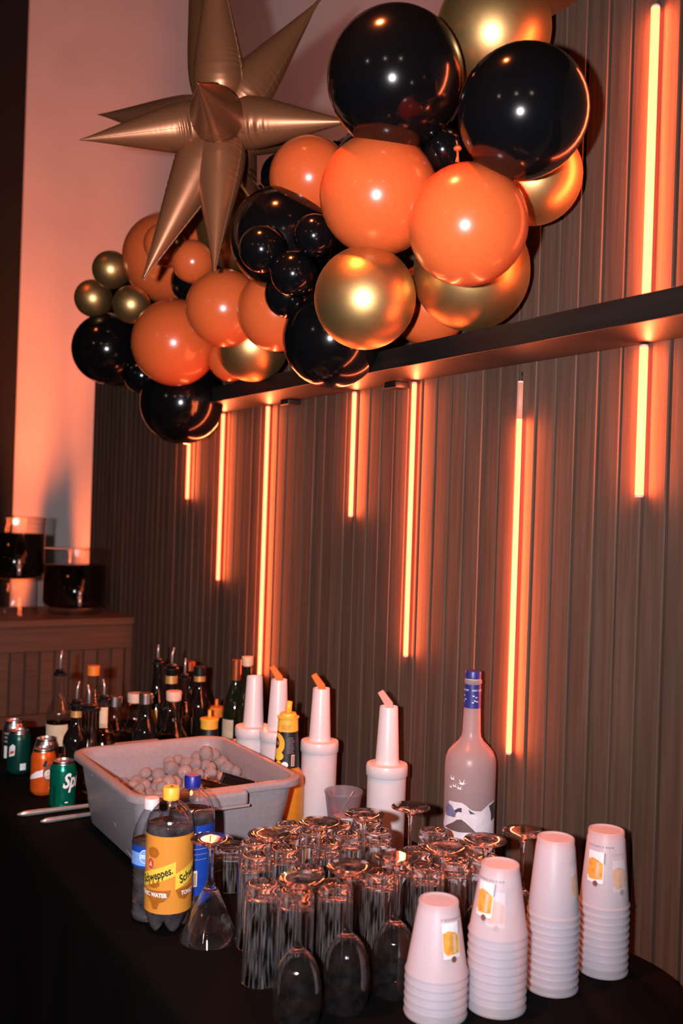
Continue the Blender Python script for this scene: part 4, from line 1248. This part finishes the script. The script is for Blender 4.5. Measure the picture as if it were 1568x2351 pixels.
decal('emblem', [ell(0.014, 0.058, 0.012, 0.013)], 0.0330, M['cork'], t, ph, 0.0, 0.0012)
lettering('lettering', 'CO', 0.016, 0.0330, M['print_white'], t, ph, 0.063, 0.015, 0.0016, shear=0.2, bold=0.0008, rot_=0.35)
decal('emblem', [[(-0.002, 0.080), (0.006, 0.078), (0.010, 0.096), (0.003, 0.094)]], 0.0330, M['black_label'], t, ph, 0.0, 0.0013)
lettering('lettering', '8', 0.040, 0.0330, M['print_white'], t, ph, 0.026, 0.026, 0.0012, bold=0.0012)
t, ph = can(146, 1745, 'green_can', 'bright green soda can with big white lettering beside the tub')
lettering('lettering', 'Sprite', 0.050, 0.0330, M['print_white'], t, ph, 0.074, 0.042, 0.0008, shear=0.3, bold=0.0016, sx=0.72)
decal('print', [rect(-0.024, -0.018, 0.014, 0.062)], 0.0330, M['dkgreen_can'], t, ph, 0.0, 0.0005)
decal('print', [rect(0.006, 0.014, 0.020, 0.023)], 0.0330, M['print_white'], t, ph, 0.0, 0.0005)

# steel utensil handles lying left of the tub
for (xa, ya, xb, yb, rad, lab) in ((40, 1870, 215, 1848, 0.0078, 'longer steel utensil handle lying beside the tub'), (93, 1886, 225, 1866, 0.0072, 'shorter steel utensil handle lying against the tub')):
    a, b_ = on_z(xa, ya, TBL + rad), on_z(xb, yb, TBL + rad)
    n = 14
    pts, rd = [], []
    for k in range(n):
        f = k / (n - 1)
        pts.append((b_ - a) * f)
        rd.append(rad * (0.35 if k == 0 else 0.85 if k == 1 else 1.0 - 0.35 * f))
    t = thing('bar_utensil', a, lab, 'utensil')
    V, F = tube_vf([(b_ - a) * -0.004] + pts, [rad * 0.1] + rd, 14)
    mesh('handle', V, F, M['steel'], t)

# ------------------------------------------------------------------ ice tub
ZR = TBL + 0.175
Fc, Rc, Lc = on_z(321, 1840, ZR), on_z(707, 1784, ZR), on_z(150, 1719, ZR)
tx0, tx1 = Lc.x, (Fc.x + Rc.x) / 2
ty0, ty1 = (Fc.y + Lc.y) / 2, Rc.y
TW, TD = tx1 - tx0, ty1 - ty0
print('tub', TW, TD)
tub = thing('ice_tub', ((tx0 + tx1) / 2, (ty0 + ty1) / 2, TBL + 0.0005), 'grey plastic bus tub full of ice on the table', 'tub')
def trr(ins_, z, rad):
    return [(x, y, z) for x, y in rr_loop(TW - 2 * ins_, TD - 2 * ins_, rad, 8)]
HT = ZR - TBL
loops = [trr(0.070, 0.0, 0.03), trr(0.047, 0.002, 0.040), trr(0.042, 0.008, 0.042), trr(0.020, HT - 0.030, 0.048), trr(0.019, HT - 0.012, 0.050), trr(0.006, HT - 0.013, 0.058), trr(0.001, HT - 0.016, 0.060), trr(0.0, HT - 0.010, 0.062),
         trr(0.001, HT - 0.003, 0.061), trr(0.006, HT, 0.058), trr(0.016, HT, 0.052), trr(0.021, HT - 0.004, 0.050), trr(0.024, HT - 0.03, 0.048), trr(0.046, 0.011, 0.040), trr(0.055, 0.006, 0.035)]
tb = mesh('shell', *loops_vf(loops), M['tub'], tub)
sharp_by_angle(tb.data, 0.9)
for sx in (1, -1):
    V, F = box_vf(0.040, 0.125, 0.034, 0.008)
    hd = mesh('handle', V, F, M['tub'], tub, False); hd.location = (sx * (TW / 2 + 0.006), -0.022, HT - 0.019)
    V, F = box_vf(0.006, 0.128, 0.005, 0.0015)
    lp = mesh('handle_lip', V, F, M['tub'], hd, False); lp.location = (sx * 0.020, 0, -0.015)
for px, py in ((212, 1776), (251, 1804)):
    q = on_y(px, py, ty0 + 0.023)
    V, F = box_vf(0.022, 0.006, 0.010, 0.002)
    st = mesh('stacking_stop', V, F, M['tub'], tub, False, q - tub.location)
# ice heap
def heap(x, y):
    fx = (x - tx0) / TW; fy = (y - ty0) / TD
    h = 0.088 + 0.030 * fy + 0.035 * math.exp(-((fx - 0.15) / 0.25) ** 2 - ((fy - 0.85) / 0.30) ** 2)
    h -= 0.075 * max(0, min(1, (fx - 0.42) / 0.5))
    return h
gv, gf = [], []
NX, NY = 26, 22
m_ = 0.040
for j in range(NY):
    for i in range(NX):
        x = tx0 + m_ + (TW - 2 * m_) * i / (NX - 1); y = ty0 + m_ + (TD - 2 * m_) * j / (NY - 1)
        gv.append((x, y, TBL + heap(x, y) - 0.030 + random.uniform(-0.003, 0.003)))
for j in range(NY - 1):
    for i in range(NX - 1):
        a = j * NX + i
        gf.append((a, a + 1, a + NX + 1, a + NX))
nb = len(gv)
ring = [i for i in range(NX)] + [j * NX + NX - 1 for j in range(1, NY)] + [(NY - 1) * NX + i for i in range(NX - 2, -1, -1)] + [j * NX for j in range(NY - 2, 0, -1)]
for i in ring:
    x, y, z = gv[i]; gv.append((tx0 + TW / 2 + (x - tx0 - TW / 2) * 0.94, ty0 + TD / 2 + (y - ty0 - TD / 2) * 0.94, TBL + 0.008))
for k in range(len(ring)):
    k2 = (k + 1) % len(ring)
    gf.append((ring[k2], ring[k], nb + k, nb + k2))
gf.append(tuple(reversed(range(nb, nb + len(ring)))))
io = mesh('packed_ice', gv, gf, M['ice_fill'], None, True)
tag(io, 'crushed ice packed under the loose pieces in the tub', 'ice', kind='stuff')
ICE = []
for v in range(4):
    bm = bmesh.new(); bmesh.ops.create_icosphere(bm, subdivisions=3, radius=1.0)
    rs = random.Random(v)
    ax = [Vector((rs.uniform(-1, 1), rs.uniform(-1, 1), rs.uniform(-1, 1))).normalized() for _ in range(5)]
    for vt in bm.verts:
        n_ = vt.co.normalized()
        s_ = 1.0
        for a in ax: s_ -= 0.10 * max(0, n_.dot(a) - 0.55) / 0.45
        s_ -= 0.28 * max(0, n_.z - 0.6) / 0.4 * (1 if v % 2 else 0)       # dimpled top of a gourmet cube
        vt.co = n_ * s_
    me = bpy.data.meshes.new('ice_piece'); bm.to_mesh(me); bm.free()
    me.materials.append(M['ice']); me.polygons.foreach_set('use_smooth', [True] * len(me.polygons))
    ICE.append(me)
pts = []
tries = 0
while len(pts) < 150 and tries < 9000:
    tries += 1
    r_ = random.uniform(0.0155, 0.0215)
    x = random.uniform(tx0 + 0.045, tx1 - 0.055); y = random.uniform(ty0 + 0.045, ty1 - 0.045)
    if x > tx1 - 0.17 and y < ty0 + 0.20: continue
    z = TBL + heap(x, y) - 0.012 + random.choice((0, 0, 0.013)) + random.uniform(-0.004, 0.004)
    if all((x - a) ** 2 + (y - b_) ** 2 + (z - c) ** 2 > (0.86 * (r_ + d_)) ** 2 for a, b_, c, d_ in pts):
        pts.append((x, y, z, r_))
for k, (x, y, z, r_) in enumerate(pts):
    o = bpy.data.objects.new('ice_piece', ICE[k % 4]); link(o)
    o.location = (x, y, z); o.scale = (r_, r_, r_ * random.uniform(0.85, 1.1)); o.rotation_euler = [random.uniform(0, 6.28) for _ in range(3)]
    tag(o, 'rounded clear ice piece heaped loose in the grey tub', 'ice', 'loose ice pieces in the tub')
# steel scoop lying on the ice near the handle
sp_ = on_z(525, 1800, TBL + 0.125)
scp = thing('ice_scoop', (sp_.x, sp_.y, TBL + 0.105), 'dark steel ice scoop resting in the tub beside the handle', 'scoop', rz=math.radians(-70))
V, F = [], []
n1, n2 = 12, 14
for j in range(n1):
    f = j / (n1 - 1)
    for i in range(n2):
        a = math.pi * (1.0 + i / (n2 - 1)) 
        rr_ = 0.040 * (1 - 0.15 * f)
        V.append((rr_ * math.cos(a), -0.06 + 0.12 * f, 0.030 + rr_ * 0.72 * math.sin(a) * (1 if f < 0.8 else 1 - 1.2 * (f - 0.8))))
for j in range(n1 - 1):
    for i in range(n2 - 1):
        a = j * n2 + i; F.append((a, a + 1, a + n2 + 1, a + n2))
bw = mesh('bowl', V, F, M['dark_steel'], scp)
so = bw.modifiers.new('thickness', 'SOLIDIFY'); so.thickness = 0.0015
tube('handle', [(0, 0.058, 0.018), (0, 0.075, 0.028), (0, 0.13, 0.040), (0, 0.155, 0.036)], [0.006, 0.008, 0.009, 0.006], M['dark_steel'], scp, 12)

# ------------------------------------------------------------------ drink dispensers on the ledge
def dispenser(px, R, H, zbase, liq0, liq1, label, pedestal=0.0, spx=None):
    XC = XF - 0.22
    p = on_x(px, 1400, XC)
    t = thing('drink_dispenser', (p.x, p.y, ZT + 0.0005), label, 'dispenser', 'drink dispensers on the ledge')
    b0 = pedestal
    if pedestal:
        lathe('pedestal', [(R * 0.86, 0.0), (R * 0.86, 0.004), (R * 0.82, 0.012), (R * 0.82, pedestal - 0.01), (R * 0.86, pedestal)], M['jar'], t, 40)
    else:
        b0 = 0.022
        lathe('foot', [(R * 0.80, 0.0), (R * 0.82, 0.004), (R * 0.82, 0.022)], M['jar'], t, 40)
    lathe('jar', [(0, b0), (R * 0.80, b0 + 0.001), (R * 0.93, b0 + 0.010), (R, b0 + 0.030), (R, H - 0.045), (R * 1.01, H - 0.04), (R * 1.01, H - 0.030)], M['jar'], t, 44)
    mesh('drink', *lathe_vf([(0, b0 + 0.003), (R * 0.78, b0 + 0.004), (R * 0.91, b0 + 0.012), (R * 0.975, b0 + 0.032), (R * 0.975, liq1), (0, liq1)], 44), M['liquid'], t)
    lathe('lid', [(R * 1.02, H - 0.032), (R * 1.03, H - 0.004), (R * 0.98, H), (R * 0.6, H + 0.002), (R * 0.2, H + 0.004), (0, H + 0.004)], M['jar'], t, 44)
    ph_ = facing(p) + 0.12
    d_ = Vector((math.cos(ph_), math.sin(ph_), 0))
    zs = b0 + 0.055
    sg = tube('spigot', [d_ * (R * 0.97) + Vector((0, 0, zs)), d_ * (R + 0.035) + Vector((0, 0, zs))], 0.009, M['steel'], t, 12)
    tube('spigot_nozzle', [d_ * (R + 0.030) + Vector((0, 0, zs + 0.004)), d_ * (R + 0.032) + Vector((0, 0, zs - 0.035))], [0.010, 0.007], M['steel'], sg, 12)
    tube('spigot_lever', [d_ * (R + 0.030) + Vector((0, 0, zs)), d_ * (R + 0.030) + Vector((0, 0, zs + 0.030))], [0.005, 0.008], M['steel'], sg, 10)
dispenser(171, 0.134, 0.275, 0, 0.022, 0.205, 'wide glass drink dispenser of black cola standing against the panelled wall')
dispenser(30, 0.118, 0.405, 0, 0.15, 0.335, 'tall glass drink dispenser of black cola raised on a clear pedestal', pedestal=0.150)
